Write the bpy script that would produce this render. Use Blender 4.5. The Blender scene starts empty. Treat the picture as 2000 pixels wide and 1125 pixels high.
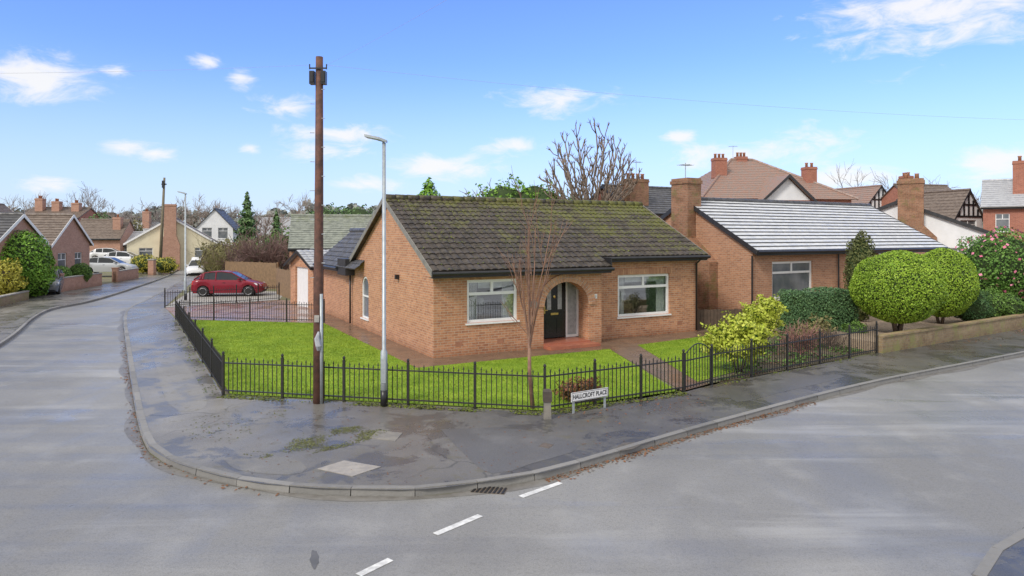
import bpy, bmesh, math, random
import numpy as np
from mathutils import Vector, Matrix
random.seed(7); rng=np.random.default_rng(7)
S=bpy.context.scene; COL=S.collection
F=1333.333; H=3.6; HY=460.0; R=math.radians
def gp(px,py,z=0.0):
    Y=(H-z)*F/(py-HY); return Vector(((px-1000)/F*Y,Y,z))
def at(px,py,Y): return Vector(((px-1000)/F*Y,Y,H-(py-HY)/F*Y))
# ------------------------------------------------------------------ node helpers
def newmat(name):
    m=bpy.data.materials.new(name); m.use_nodes=True; nt=m.node_tree
    return m,nt,nt.nodes['Principled BSDF']
def put(nt,sock,v):
    if isinstance(v,bpy.types.NodeSocket): nt.links.new(v,sock)
    else:
        if hasattr(v,'__len__') and len(v)==3 and len(sock.default_value)==4: v=(*v,1)
        sock.default_value=v
def mix(nt,f,a,b,blend='MIX'):
    n=nt.nodes.new('ShaderNodeMix'); n.data_type='RGBA'; n.blend_type=blend
    put(nt,n.inputs[0],f); put(nt,n.inputs[6],a); put(nt,n.inputs[7],b); return n.outputs[2]
def mth(nt,op,a,b=0.0,c=None,clamp=False):
    n=nt.nodes.new('ShaderNodeMath'); n.operation=op; n.use_clamp=clamp
    put(nt,n.inputs[0],a); put(nt,n.inputs[1],b)
    if c is not None: put(nt,n.inputs[2],c)
    return n.outputs[0]
def coord(nt,kind='Object'): return nt.nodes.new('ShaderNodeTexCoord').outputs[kind]
def mapv(nt,v,scale=(1,1,1),rot=(0,0,0)):
    n=nt.nodes.new('ShaderNodeMapping'); put(nt,n.inputs['Vector'],v); n.inputs['Scale'].default_value=scale; n.inputs['Rotation'].default_value=rot; return n.outputs[0]
def nz(nt,v,scale,detail=4.0,rough=.55,dist=0.0):
    n=nt.nodes.new('ShaderNodeTexNoise'); put(nt,n.inputs['Vector'],v)
    n.inputs['Scale'].default_value=scale; n.inputs['Detail'].default_value=detail; n.inputs['Roughness'].default_value=rough; n.inputs['Distortion'].default_value=dist
    return n.outputs[0]
def sst(nt,v,a,b,lo=0.0,hi=1.0):
    n=nt.nodes.new('ShaderNodeMapRange'); n.interpolation_type='SMOOTHSTEP'; put(nt,n.inputs[0],v)
    n.inputs[1].default_value=a; n.inputs[2].default_value=b; n.inputs[3].default_value=lo; n.inputs[4].default_value=hi; return n.outputs[0]
def bump(nt,bsdf,h,s=.3,d=.01):
    n=nt.nodes.new('ShaderNodeBump'); n.inputs['Strength'].default_value=s; n.inputs['Distance'].default_value=d
    put(nt,n.inputs['Height'],h); nt.links.new(n.outputs[0],bsdf.inputs['Normal'])
def pm(name,c1,c2=None,scale=6,rough=.6,bmp=0,bscale=None,metal=0,spec=.5,island=False,rv=0):
    m,nt,b=newmat(name); v=coord(nt)
    c2=c2 or tuple(x*.7 for x in c1)
    f=sst(nt,nz(nt,v,scale,4,.6),.3,.7)
    col=mix(nt,f,c1,c2)
    if island:
        g=nt.nodes.new('ShaderNodeNewGeometry').outputs['Random Per Island']
        col=mix(nt,.75,col,mix(nt,g,c1,c2))
    put(nt,b.inputs['Base Color'],col)
    b.inputs['Roughness'].default_value=rough
    if rv: put(nt,b.inputs['Roughness'],sst(nt,nz(nt,v,scale*.6,3),.3,.7,rough-rv,rough+rv))
    b.inputs['Metallic'].default_value=metal; b.inputs['Specular IOR Level'].default_value=spec
    if bmp: bump(nt,b,nz(nt,v,bscale or scale*6,3),bmp,.02)
    return m
def leafmat(name,c1,c2,c3=None,rough=.5,big=1.2):
    m,nt,b=newmat(name); v=coord(nt)
    g=nt.nodes.new('ShaderNodeNewGeometry').outputs['Random Per Island']
    col=mix(nt,g,c1,c2)
    dark=tuple(x*.6 for x in (c3 or c1))
    col=mix(nt,sst(nt,nz(nt,v,big,2),.35,.68),col,mix(nt,.5,col,dark))
    put(nt,b.inputs['Base Color'],col); b.inputs['Roughness'].default_value=rough; b.inputs['Specular IOR Level'].default_value=.25
    return m
def brickmat(name,c1,c2,mort,stain=(.5,.45,.4),bw=.225,bh=.075,ms=.007,moss=None,var=.35):
    m,nt,b=newmat(name); v=coord(nt)
    s=nt.nodes.new('ShaderNodeSeparateXYZ'); put(nt,s.inputs[0],v)
    cb=nt.nodes.new('ShaderNodeCombineXYZ'); put(nt,cb.inputs[0],mth(nt,'ADD',s.outputs[0],s.outputs[1])); put(nt,cb.inputs[1],s.outputs[2])
    t=nt.nodes.new('ShaderNodeTexBrick'); put(nt,t.inputs['Vector'],cb.outputs[0])
    for k,c in (('Color1',c1),('Color2',c2),('Mortar',mort)): put(nt,t.inputs[k],c)
    t.inputs['Scale'].default_value=1; t.inputs['Mortar Size'].default_value=ms; t.inputs['Mortar Smooth'].default_value=.15
    t.inputs['Brick Width'].default_value=bw; t.inputs['Row Height'].default_value=bh
    f=sst(nt,nz(nt,mapv(nt,v,(1,1,1.6)),1.3,5,.65),.32,.72)
    col=mix(nt,mth(nt,'MULTIPLY',f,var),t.outputs['Color'],mix(nt,1.0,t.outputs['Color'],stain,'MULTIPLY'))
    f2=sst(nt,nz(nt,v,9,2,.7),.42,.62)
    col=mix(nt,mth(nt,'MULTIPLY',f2,.38),col,(c1[0]*1.12,c1[1]*1.2,c1[2]*1.2))
    f4=sst(nt,nz(nt,mapv(nt,v,(1,1,2)),6,2,.7),.56,.68)
    col=mix(nt,mth(nt,'MULTIPLY',f4,.38),col,(c2[0]*.6,c2[1]*.6,c2[2]*.7))
    col=mix(nt,sst(nt,mth(nt,'ADD',s.outputs[2],mth(nt,'MULTIPLY',nz(nt,v,3,3),.35)),.2,.5,.45,0),col,mix(nt,1.0,col,(.5,.47,.42),'MULTIPLY'))
    if moss:
        f3=sst(nt,nz(nt,v,1.8,5,.7),moss[1],moss[1]+.2)
        col=mix(nt,mth(nt,'MULTIPLY',f3,.8),col,moss[0])
    put(nt,b.inputs['Base Color'],col); b.inputs['Roughness'].default_value=.75; b.inputs['Specular IOR Level'].default_value=.3
    return m
def tilemat(name,c1,c2,moss=None,mossamt=.55,rough=.45,lichen=None,spec=.5,mx=0.0,lth=.6):
    m,nt,b=newmat(name); v=coord(nt)
    s=nt.nodes.new('ShaderNodeSeparateXYZ'); put(nt,s.inputs[0],v)
    col=mix(nt,sst(nt,nz(nt,mapv(nt,v,(3.3,3.3,6)),1.0,3,.7),.35,.65),c1,c2)
    if lichen:
        f=sst(nt,nz(nt,v,22,2),lth,lth+.1); col=mix(nt,f,col,lichen)
    if moss:
        n1=nz(nt,v,1.1,4,.7); n2=nz(nt,v,9,3,.7)
        h=mth(nt,'ADD',mth(nt,'MULTIPLY',mth(nt,'SUBTRACT',s.outputs[2],3.0),.07),mth(nt,'MULTIPLY',mth(nt,'SUBTRACT',s.outputs[0],5.0),mx))
        f=sst(nt,mth(nt,'ADD',mth(nt,'ADD',mth(nt,'MULTIPLY',n1,.7),mth(nt,'MULTIPLY',n2,.6)),h),mossamt,mossamt+.2)
        col=mix(nt,mth(nt,'MULTIPLY',f,.8),col,moss)
    put(nt,b.inputs['Base Color'],col); put(nt,b.inputs['Roughness'],sst(nt,nz(nt,v,4,3),.3,.7,rough-.1,rough+.2)); b.inputs['Specular IOR Level'].default_value=spec
    bump(nt,b,nz(nt,v,40,2),.25,.01)
    return m
# ------------------------------------------------------------------ mesh helpers
class MB:
    def __init__(s): s.v=[]; s.f=[]
    def add(s,vs,fs):
        o=len(s.v); s.v+=[tuple(v) for v in vs]; s.f+=[tuple(i+o for i in f) for f in fs]; return s
    def quad(s,*p): return s.add(p,[tuple(range(len(p)))])
    def hexa(s,p): return s.add(p,[(0,3,2,1),(4,5,6,7),(0,1,5,4),(1,2,6,5),(2,3,7,6),(3,0,4,7)])
    def box(s,x0,x1,y0,y1,z0,z1): return s.hexa([(x0,y0,z0),(x1,y0,z0),(x1,y1,z0),(x0,y1,z0),(x0,y0,z1),(x1,y0,z1),(x1,y1,z1),(x0,y1,z1)])
    def taper(s,x0,x1,y0,y1,z0,X0,X1,Y0,Y1,z1): return s.hexa([(x0,y0,z0),(x1,y0,z0),(x1,y1,z0),(x0,y1,z0),(X0,Y0,z1),(X1,Y0,z1),(X1,Y1,z1),(X0,Y1,z1)])
    def prism(s,poly,ext):
        n=len(poly); e=Vector(ext); vs=[Vector(p) for p in poly]; vs+= [p+e for p in vs]
        return s.add(vs,[tuple(range(n-1,-1,-1)),tuple(range(n,2*n))]+[(i,(i+1)%n,n+(i+1)%n,n+i) for i in range(n)])
    def tube(s,pts,rs,n=8,cap=True):
        pts=[Vector(p) for p in pts]
        if not hasattr(rs,'__len__'): rs=[rs]*len(pts)
        vs=[]; d0=(pts[1]-pts[0]).normalized()
        a=d0.cross(Vector((0,0,1)));
        if a.length<.05: a=d0.cross(Vector((1,0,0)))
        a.normalize()
        for i,p in enumerate(pts):
            d=(pts[min(i+1,len(pts)-1)]-pts[max(i-1,0)]).normalized()
            a=(a-d*a.dot(d)); a=a.normalized() if a.length>1e-6 else d.orthogonal().normalized(); b=d.cross(a)
            for k in range(n):
                t=2*math.pi*k/n; vs.append(p+(a*math.cos(t)+b*math.sin(t))*rs[i])
        fs=[]
        for i in range(len(pts)-1):
            for k in range(n): fs.append((i*n+k,i*n+(k+1)%n,(i+1)*n+(k+1)%n,(i+1)*n+k))
        if cap: fs+= [tuple(range(n-1,-1,-1)),tuple(range((len(pts)-1)*n,len(pts)*n))]
        return s.add(vs,fs)
    def lathe(s,prof,n=20,c=(0,0,0),axis='z'):
        vs=[];
        for (r,h) in prof:
            for k in range(n):
                t=2*math.pi*k/n; x,y=r*math.cos(t),r*math.sin(t)
                vs.append((c[0]+x,c[1]+y,c[2]+h) if axis=='z' else (c[0]+x,c[1]+h,c[2]+y))
        fs=[(i*n+k,i*n+(k+1)%n,(i+1)*n+(k+1)%n,(i+1)*n+k) for i in range(len(prof)-1) for k in range(n)]
        fs+= [tuple(range(n)),tuple(range((len(prof)-1)*n,len(prof)*n))]
        return s.add(vs,fs)
    def build(s,name,mat,parent=None,smooth=False,loc=None):
        me=bpy.data.meshes.new(name); me.from_pydata(s.v,[],s.f)
        bm=bmesh.new(); bm.from_mesh(me); bmesh.ops.recalc_face_normals(bm,faces=bm.faces); bm.to_mesh(me); bm.free()
        if smooth: me.polygons.foreach_set('use_smooth',[True]*len(me.polygons))
        me.materials.append(mat); o=bpy.data.objects.new(name,me); COL.objects.link(o)
        if parent: o.parent=parent
        if loc is not None: o.location=loc
        return o
def tag(o,label=None,cat=None,group=None,kind=None):
    if label: o['label']=label
    if cat: o['category']=cat
    if group: o['group']=group
    if kind: o['kind']=kind
    return o
def thing(name,label,cat,loc=(0,0,0),rz=0,group=None):
    o=bpy.data.objects.new(name,None); COL.objects.link(o); o.location=loc; o.rotation_euler=(0,0,rz); o.empty_display_size=.2
    return tag(o,label,cat,group)
def copy_tree(o,parent=None):
    c=o.copy(); COL.objects.link(c); c.parent=parent
    for ch in list(o.children): copy_tree(ch,c)
    return c
def sheet(name,pts,z,mat,kind='structure'):
    mb=MB(); mb.add([(p[0],p[1],z) for p in pts],[tuple(range(len(pts)))])
    o=mb.build(name,mat); o['kind']=kind; return o
def catmull(pts,step=.45):
    P=[Vector((p[0],p[1],0)) for p in pts]; P=[P[0]*2-P[1]]+P+[P[-1]*2-P[-2]]; out=[]
    for i in range(1,len(P)-2):
        L=(P[i+1]-P[i]).length; n=max(2,int(L/step))
        for k in range(n):
            t=k/n
            out.append(.5*((2*P[i])+(P[i+1]-P[i-1])*t+(2*P[i-1]-5*P[i]+4*P[i+1]-P[i+2])*t*t+(3*P[i]-P[i-1]-3*P[i+1]+P[i+2])*t**3))
    out.append(P[-2]); return out
def rawmesh(name,V,Q,mats,parent=None,midx=None,nside=4):
    V=np.asarray(V,dtype=np.float32); Q=np.asarray(Q,dtype=np.int32)
    me=bpy.data.meshes.new(name); me.vertices.add(len(V)); me.vertices.foreach_set('co',V.ravel())
    me.loops.add(Q.size); me.loops.foreach_set('vertex_index',Q.ravel())
    me.polygons.add(len(Q)); me.polygons.foreach_set('loop_start',np.arange(0,Q.size,nside,dtype=np.int32)); me.polygons.foreach_set('loop_total',np.full(len(Q),nside,dtype=np.int32))
    for m in mats: me.materials.append(m)
    if midx is not None: me.polygons.foreach_set('material_index',midx.astype(np.int32))
    me.update(calc_edges=True); me.validate()
    o=bpy.data.objects.new(name,me); COL.objects.link(o)
    if parent: o.parent=parent
    return o
def unit(a): return a/(np.linalg.norm(a,axis=1,keepdims=True)+1e-9)
def leafquads(P,Nn,size,asp=.6):
    n=len(P); t=unit(np.cross(Nn,rng.normal(size=(n,3)))); b=unit(np.cross(Nn,t))
    s=(size*(.6+.8*rng.random(n)))[:,None]
    V=np.stack([P-t*s*.5,P+b*s*asp*.5,P+t*s*.5,P-b*s*asp*.5],1).reshape(-1,3)
    return V,np.arange(4*n).reshape(-1,4)
def leaves(name,mat,parent,blobs,n,size,shell=.7,lump=.12,core=.85,coremat=None,outward=.9,asp=.6):
    bl=np.array([(*c,*r) for c,r in blobs],dtype=float)
    w=(bl[:,3]*bl[:,4]+bl[:,3]*bl[:,5]+bl[:,4]*bl[:,5]); w/=w.sum()
    i=rng.choice(len(bl),n,p=w); d=unit(rng.normal(size=(n,3)))
    rad=1-(1-shell)*rng.random(n)**1.3
    ph=i*1.7
    bp=1+lump*(np.sin(d[:,0]*6+ph)*np.sin(d[:,1]*5+ph*2)+np.sin(d[:,2]*7+ph*3+d[:,0]*4))
    P=bl[i,:3]+d*bl[i,3:]*(rad*bp)[:,None]
    nn=unit(d*outward+rng.normal(size=(n,3))*.6)
    V,Q=leafquads(P,nn,size,asp); mi=np.zeros(len(Q)); mats=[mat]
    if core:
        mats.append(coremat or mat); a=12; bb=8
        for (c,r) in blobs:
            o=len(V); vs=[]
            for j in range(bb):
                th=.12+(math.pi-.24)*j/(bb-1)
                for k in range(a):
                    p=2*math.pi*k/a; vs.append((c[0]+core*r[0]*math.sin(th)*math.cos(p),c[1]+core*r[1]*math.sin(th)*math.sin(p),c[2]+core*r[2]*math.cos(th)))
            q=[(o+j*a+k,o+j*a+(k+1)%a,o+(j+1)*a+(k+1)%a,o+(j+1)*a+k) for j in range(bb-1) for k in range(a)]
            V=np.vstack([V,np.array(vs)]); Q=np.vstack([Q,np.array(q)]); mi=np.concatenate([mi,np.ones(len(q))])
    return rawmesh(name,V,Q,mats,parent,mi)
def inpoly(X,Y,poly):
    c=np.zeros(len(X),bool); n=len(poly); j=n-1
    for i in range(n):
        xi,yi=poly[i][0],poly[i][1]; xj,yj=poly[j][0],poly[j][1]
        c^=((yi>Y)!=(yj>Y))&(X<(xj-xi)*(Y-yi)/(yj-yi+1e-12)+xi); j=i
    return c
def scatter(poly,n):
    x0=min(p[0] for p in poly); x1=max(p[0] for p in poly); y0=min(p[1] for p in poly); y1=max(p[1] for p in poly)
    X=rng.uniform(x0,x1,n*3); Y=rng.uniform(y0,y1,n*3); k=inpoly(X,Y,poly); return X[k][:n],Y[k][:n]
def blades(name,mat,poly,n,h,z,w=.008):
    X,Y=scatter(poly,n); n=len(X); a=rng.uniform(0,6.28,n); hh=h*(.5+.8*rng.random(n)); l=rng.normal(size=(n,2))*h*.5
    b=np.stack([X,Y,np.full(n,z)],1); d=np.stack([np.cos(a),np.sin(a),0*a],1)*w
    top=b+np.stack([l[:,0],l[:,1],hh],1)
    V=np.stack([b-d,b+d,top],1).reshape(-1,3)
    o=rawmesh(name,V,np.arange(3*n).reshape(-1,3),[mat],nside=3); o['kind']='stuff'; return o
class Fr:
    def __init__(s,O,a,z=0): s.ox,s.oy=O[0],O[1]; s.a=R(a); s.c,s.s=math.cos(s.a),math.sin(s.a); s.z=z
    def w(s,x,y,z=0): return Vector((s.ox+s.c*x-s.s*y,s.oy+s.s*x+s.c*y,s.z+z))
    def front(s,px,y):
        k=(px-1000)/F; X,Y=s.ox-s.s*y,s.oy+s.c*y; return (k*Y-X)/(s.c-s.s*k)
# ------------------------------------------------------------------ materials
M={}
M['brick']=brickmat('house_brick',(.56,.27,.145),(.375,.16,.088),(.51,.435,.34),stain=(.66,.6,.53))
M['brick2']=brickmat('neighbour_brick',(.47,.24,.14),(.33,.16,.095),(.45,.385,.31),stain=(.62,.57,.5))
M['brick_red']=brickmat('red_brick',(.41,.155,.10),(.32,.115,.075),(.4,.28,.23))
M['brick_moss']=brickmat('chimney_brick_mossy',(.36,.18,.105),(.235,.115,.07),(.32,.27,.2),moss=((.17,.15,.055),.5),var=.8)
M['wall_moss']=brickmat('garden_wall_brick',(.37,.27,.16),(.28,.19,.11),(.3,.27,.2),moss=((.25,.25,.09),.46),var=.6)
M['brick_pink']=brickmat('pink_brick',(.49,.27,.19),(.40,.2,.14),(.46,.38,.32))
M['voussoir']=pm('arch_brick',(.60,.34,.20),(.40,.19,.11),9,.75,island=True)
M['mortar']=pm('mortar',(.62,.55,.46),(.52,.45,.38),12,.85)
M['tile']=tilemat('brown_tile',(.031,.025,.020),(.075,.060,.049),moss=(.125,.13,.025),mossamt=.68,rough=.5,lichen=(.15,.14,.11),spec=.36,mx=.012,lth=.63)
M['tile_dark']=tilemat('dark_tile',(.055,.055,.06),(.10,.098,.098),rough=.45)
M['tile_green']=tilemat('lichen_slate',(.16,.175,.15),(.28,.30,.25),moss=(.2,.23,.10),mossamt=.78,rough=.5,lichen=(.36,.38,.32))
M['tile_pale']=tilemat('pale_tile',(.56,.575,.59),(.68,.69,.70),rough=.35)  # pale base colour includes the wet sky glare on the neighbour's roof
M['tile_brown']=tilemat('brown_roof',(.12,.09,.072),(.20,.155,.125),rough=.5,lichen=(.26,.23,.18))
M['tile_red']=tilemat('red_clay_tile',(.31,.175,.13),(.24,.19,.165),rough=.5,lichen=(.38,.30,.25))
M['tile_grey']=tilemat('grey_slate',(.34,.35,.37),(.44,.45,.465),rough=.4)
M['lip']=pm('tile_shadow_edge',(.05,.052,.056),(.09,.09,.095),8,.6)  # dark colour for painted shadow lines along the neighbour's tile courses
M['white']=pm('white_upvc',(.85,.85,.85),(.80,.80,.80),4,.3)
M['render_white']=pm('white_render',(.78,.79,.80),(.70,.71,.72),1.5,.8)
M['render_cream']=pm('cream_render',(.76,.69,.50),(.68,.61,.44),1.5,.8)
M['black']=pm('black_plastic',(.014,.014,.016),(.024,.024,.026),5,.35)
M['iron']=pm('black_iron',(.015,.015,.016),(.03,.027,.024),20,.4)
M['gate_dark']=pm('fascia_black',(.022,.022,.025),(.038,.038,.042),5,.4)
M['door_black']=pm('door_black',(.01,.012,.014),(.014,.016,.018),3,.25)
M['brass']=pm('brass',(.7,.5,.18),(.6,.42,.15),5,.3,metal=1)
M['galv']=pm('galvanised_steel',(.46,.50,.52),(.36,.40,.42),9,.45,metal=.4)
M['wire']=pm('cable_grey',(.42,.44,.47),(.35,.37,.4),3,.6)
M['pole']=pm('pole_timber',(.17,.075,.05),(.075,.04,.03),7,.7,bmp=.4)
M['pole_old']=pm('weathered_timber',(.2,.17,.11),(.14,.12,.08),7,.7)
M['timber']=pm('fence_timber',(.28,.18,.10),(.20,.13,.075),5,.75,bmp=.3)
M['timber_dark']=pm('dark_fence_timber',(.13,.085,.06),(.085,.06,.045),5,.75)
M['bark']=pm('bark',(.14,.10,.075),(.075,.058,.045),14,.85,bmp=.4)
M['bark_grey']=pm('grey_bark',(.25,.19,.145),(.155,.12,.095),10,.85)
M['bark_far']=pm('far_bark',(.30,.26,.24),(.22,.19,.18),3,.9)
M['twig_red']=pm('red_twigs',(.30,.175,.115),(.20,.11,.075),8,.75)
M['twig_brown']=pm('brown_twigs',(.25,.175,.13),(.16,.115,.09),8,.8)
M['twig_purple']=pm('purple_brown_twigs',(.26,.17,.15),(.18,.12,.11),8,.85)
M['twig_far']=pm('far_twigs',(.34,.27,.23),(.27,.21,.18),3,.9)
M['twig_pink']=pm('pink_twigs',(.34,.18,.145),(.24,.13,.11),8,.8)
M['stone']=pm('kerb_stone',(.28,.27,.25),(.17,.165,.155),5,.6,bmp=.35,bscale=30,island=True)
M['concrete']=pm('concrete',(.40,.38,.35),(.28,.27,.25),7,.7,bmp=.2)
M['cover']=pm('cover_concrete',(.38,.35,.31),(.28,.26,.24),6,.6,bmp=.2)
M['cover_worn']=pm('worn_cover',(.26,.24,.205),(.18,.17,.155),6,.6,bmp=.2)
M['castiron']=pm('cast_iron',(.10,.085,.07),(.15,.115,.09),20,.6)
M['mud']=pm('mud',(.14,.115,.085),(.09,.08,.06),9,.5)
M['gutterdirt']=pm('gutter_dirt',(.15,.14,.125),(.22,.21,.195),4,.45,bmp=.2,bscale=40,spec=.35)
M['redstep']=pm('red_tile_step',(.44,.16,.09),(.35,.12,.08),5,.35)
M['leaf_litter']=pm('dead_leaf',(.26,.11,.045),(.13,.07,.04),3,.7,island=True)
M['petal']=pm('pink_petal',(.62,.12,.22),(.7,.26,.36),3,.5,island=True)
M['moss']=leafmat('moss',(.11,.145,.02),(.17,.195,.035))
M['moss_mud']=leafmat('muddy_moss',(.12,.115,.045),(.17,.19,.05))
M['grassblade']=leafmat('grass_blade',(.165,.27,.018),(.28,.375,.035),big=.55)
M['topiary']=leafmat('topiary_leaf',(.19,.34,.025),(.38,.52,.06),big=1.6)
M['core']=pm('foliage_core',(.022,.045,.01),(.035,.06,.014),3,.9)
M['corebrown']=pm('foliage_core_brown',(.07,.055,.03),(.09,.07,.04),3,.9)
M['yellowgreen']=leafmat('yellow_green_leaf',(.36,.44,.04),(.52,.55,.09))
M['hedgeleaf']=leafmat('hedge_leaf',(.075,.165,.07),(.155,.26,.105))
M['darkhedge']=leafmat('dark_bush_leaf',(.045,.115,.04),(.11,.2,.065))
M['camellia']=leafmat('camellia_leaf',(.085,.20,.035),(.19,.34,.07))
M['conifer']=leafmat('conifer_leaf',(.09,.11,.035),(.17,.18,.06))
M['spruce']=leafmat('spruce_leaf',(.07,.145,.05),(.15,.24,.085))
M['laurel']=leafmat('laurel_leaf',(.10,.24,.025),(.24,.42,.055))
M['bushgreen']=leafmat('bush_leaf',(.08,.17,.03),(.17,.29,.06))
M['goldleaf']=leafmat('golden_leaf',(.45,.40,.05),(.36,.36,.07))
M['redleaf']=leafmat('red_leaf',(.24,.07,.045),(.17,.13,.04))
M['olive']=leafmat('olive_leaf',(.18,.17,.07),(.27,.24,.10))
M['fartree_hazed']=leafmat('far_wood_hazed',(.24,.27,.25),(.33,.34,.32),big=.1)  # distance haze is mixed into this grey-green leaf colour
M['tyre']=pm('tyre_rubber',(.018,.018,.018),(.025,.025,.025),8,.8)
M['alloy']=pm('alloy_wheel',(.6,.6,.62),(.5,.5,.52),8,.3,metal=.8)
M['carglass']=pm('car_glass',(.02,.024,.028),(.03,.034,.038),2,.06)
M['farglass']=pm('far_window_glass',(.10,.115,.13),(.2,.21,.22),1.2,.08)
M['redlamp']=pm('red_lamp',(.5,.02,.02),(.4,.02,.02),3,.2)
M['headlamp']=pm('headlamp_glass',(.75,.76,.78),(.6,.6,.62),3,.1)
M['frosted']=pm('frosted_glass',(.45,.47,.48),(.3,.33,.34),9,.3)
M['paint_red']=pm('red_paint',(.22,.008,.022),(.19,.008,.02),2,.18)
M['paint_silver']=pm('silver_paint',(.46,.48,.50),(.43,.45,.47),2,.22)
M['paint_grey']=pm('dark_grey_paint',(.16,.17,.18),(.14,.15,.16),2,.2)
M['paint_white']=pm('white_paint',(.75,.76,.78),(.72,.73,.75),2,.2)
M['room']=pm('room_wall',(.42,.40,.37),(.34,.32,.3),2,.9)
M['curtain']=pm('curtain_fabric',(.78,.77,.74),(.66,.65,.63),4,.9)
M['terracotta']=pm('terracotta',(.42,.19,.11),(.32,.15,.09),6,.7)
M['bag']=pm('plastic_bag',(.45,.47,.5),(.3,.31,.34),9,.4)
M['signblack']=pm('sign_black',(.012,.012,.014),(.015,.015,.016),3,.5)
M['postbrown']=pm('brown_post',(.10,.075,.06),(.06,.05,.045),9,.7)
m,nt,b=newmat('window_glass')
nt.nodes.remove(b); out=nt.nodes['Material Output']
gl=nt.nodes.new('ShaderNodeBsdfGlossy'); gl.inputs['Roughness'].default_value=.02
put(nt,gl.inputs['Color'],mix(nt,nz(nt,coord(nt),3,2),(.8,.85,.9),(.95,.97,1)))
tr=nt.nodes.new('ShaderNodeBsdfTransparent'); tr.inputs['Color'].default_value=(.8,.85,.85,1)
ms=nt.nodes.new('ShaderNodeMixShader'); ms.inputs[0].default_value=.36
nt.links.new(tr.outputs[0],ms.inputs[1]); nt.links.new(gl.outputs[0],ms.inputs[2]); nt.links.new(ms.outputs[0],out.inputs['Surface']); M['glass']=m
def tarmac(name,c1,c2,wetdir,base_r,cracks=0,patch=0,spec=.4,dark=.7,xgrad=None,sheen_streak=0,midf=.4,tone=1.0,grain=0):
    m,nt,b=newmat(name); v=coord(nt)
    c1=tuple(x*tone for x in c1); c2=tuple(x*tone for x in c2)
    sp=nz(nt,v,60,2,.8); big=nz(nt,v,.16,4,.6); mid=nz(nt,v,1.3,4,.65)
    col=mix(nt,sst(nt,sp,.3,.7),c1,c2)
    if grain: col=mix(nt,mth(nt,'MULTIPLY',sst(nt,nz(nt,v,22,3,.8),.5,.62),grain),col,mix(nt,1.0,col,(.6,.6,.6),'MULTIPLY'))
    col=mix(nt,sst(nt,big,.38,.6),mix(nt,1.0,col,(dark,dark,dark),'MULTIPLY'),col)
    col=mix(nt,mth(nt,'MULTIPLY',sst(nt,mid,.5,.7),midf),col,tuple(x*1.22 for x in c2))
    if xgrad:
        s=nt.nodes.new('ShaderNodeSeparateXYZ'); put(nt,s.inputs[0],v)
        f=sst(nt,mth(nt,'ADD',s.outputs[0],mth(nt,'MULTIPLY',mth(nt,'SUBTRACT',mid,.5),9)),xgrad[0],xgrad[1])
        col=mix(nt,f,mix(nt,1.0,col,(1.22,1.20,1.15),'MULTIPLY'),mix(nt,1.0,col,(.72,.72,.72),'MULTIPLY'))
    if cracks:
        vo=nt.nodes.new('ShaderNodeTexVoronoi'); vo.feature='DISTANCE_TO_EDGE'; vo.inputs['Scale'].default_value=.27
        dv=nt.nodes.new('ShaderNodeVectorMath'); dv.operation='ADD'; put(nt,dv.inputs[0],v)
        nn=nt.nodes.new('ShaderNodeTexNoise'); nn.inputs['Scale'].default_value=1.2; put(nt,nn.inputs['Vector'],v); put(nt,dv.inputs[1],nn.outputs[1]); put(nt,vo.inputs['Vector'],dv.outputs[0])
        cr=mth(nt,'MULTIPLY',sst(nt,vo.outputs['Distance'],.002,.009,cracks,0),sst(nt,big,.42,.6)); col=mix(nt,cr,col,(.07,.07,.06))
    w=nz(nt,mapv(nt,v,(1,.28,1),(0,0,wetdir)),.55,4,.6,.4)
    r=sst(nt,w,.42,.66,base_r,base_r-.2)
    if patch:
        wp=nz(nt,v,.75,5,.7,.5); pf=sst(nt,wp,.5,.56)
        col=mix(nt,mth(nt,'MULTIPLY',pf,patch),col,mix(nt,1.0,col,(.56,.56,.55),'MULTIPLY'))
        r=mth(nt,'SUBTRACT',r,mth(nt,'MULTIPLY',pf,.14))
        col=mix(nt,sst(nt,nz(nt,v,2.6,5,.75),.52,.68,0,.6),col,(.125,.112,.062))
    if sheen_streak:
        st=sst(nt,nz(nt,mapv(nt,v,(.10,1,1),(0,0,wetdir)),.8,4,.6,.5),.50,.66)
        brk=sst(nt,nz(nt,v,.35,3,.6),.42,.6)
        col=mix(nt,mth(nt,'MULTIPLY',mth(nt,'MULTIPLY',st,brk),sheen_streak),col,(.47,.47,.465))  # pale streaks paint the wet road's sky sheen into its colour
        st2=sst(nt,nz(nt,mapv(nt,v,(.06,1.3,1),(0,0,wetdir)),1.1,3,.55,.2),.5,.62)
        col=mix(nt,mth(nt,'MULTIPLY',st2,.3),col,mix(nt,1.0,col,(.7,.7,.7),'MULTIPLY'))
        r=mth(nt,'SUBTRACT',r,mth(nt,'MULTIPLY',st2,.12))
        pd=sst(nt,nz(nt,mapv(nt,v,(.35,1,1),(0,0,wetdir)),.6,4,.55,.8),.64,.67)
        r=mth(nt,'MAXIMUM',mth(nt,'SUBTRACT',r,mth(nt,'MULTIPLY',pd,.2)),.14)
    col=mix(nt,mth(nt,'MULTIPLY',sst(nt,w,.45,.65),.25),col,mix(nt,1.0,col,(.78,.78,.78),'MULTIPLY'))
    put(nt,b.inputs['Base Color'],col); put(nt,b.inputs['Roughness'],r); b.inputs['Specular IOR Level'].default_value=spec
    bump(nt,b,nz(nt,v,70,2,.8),.3,.006)
    return m
M['road']=tarmac('wet_asphalt',(.225,.222,.215),(.315,.311,.30),R(-34),.56,dark=.8,spec=.3,sheen_streak=.42,midf=.22,grain=.35)
M['pave']=tarmac('pavement_tarmac',(.155,.148,.138),(.235,.226,.21),R(-20),.46,cracks=.7,patch=.8,spec=.35,xgrad=(-6,2),grain=.3)
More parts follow.
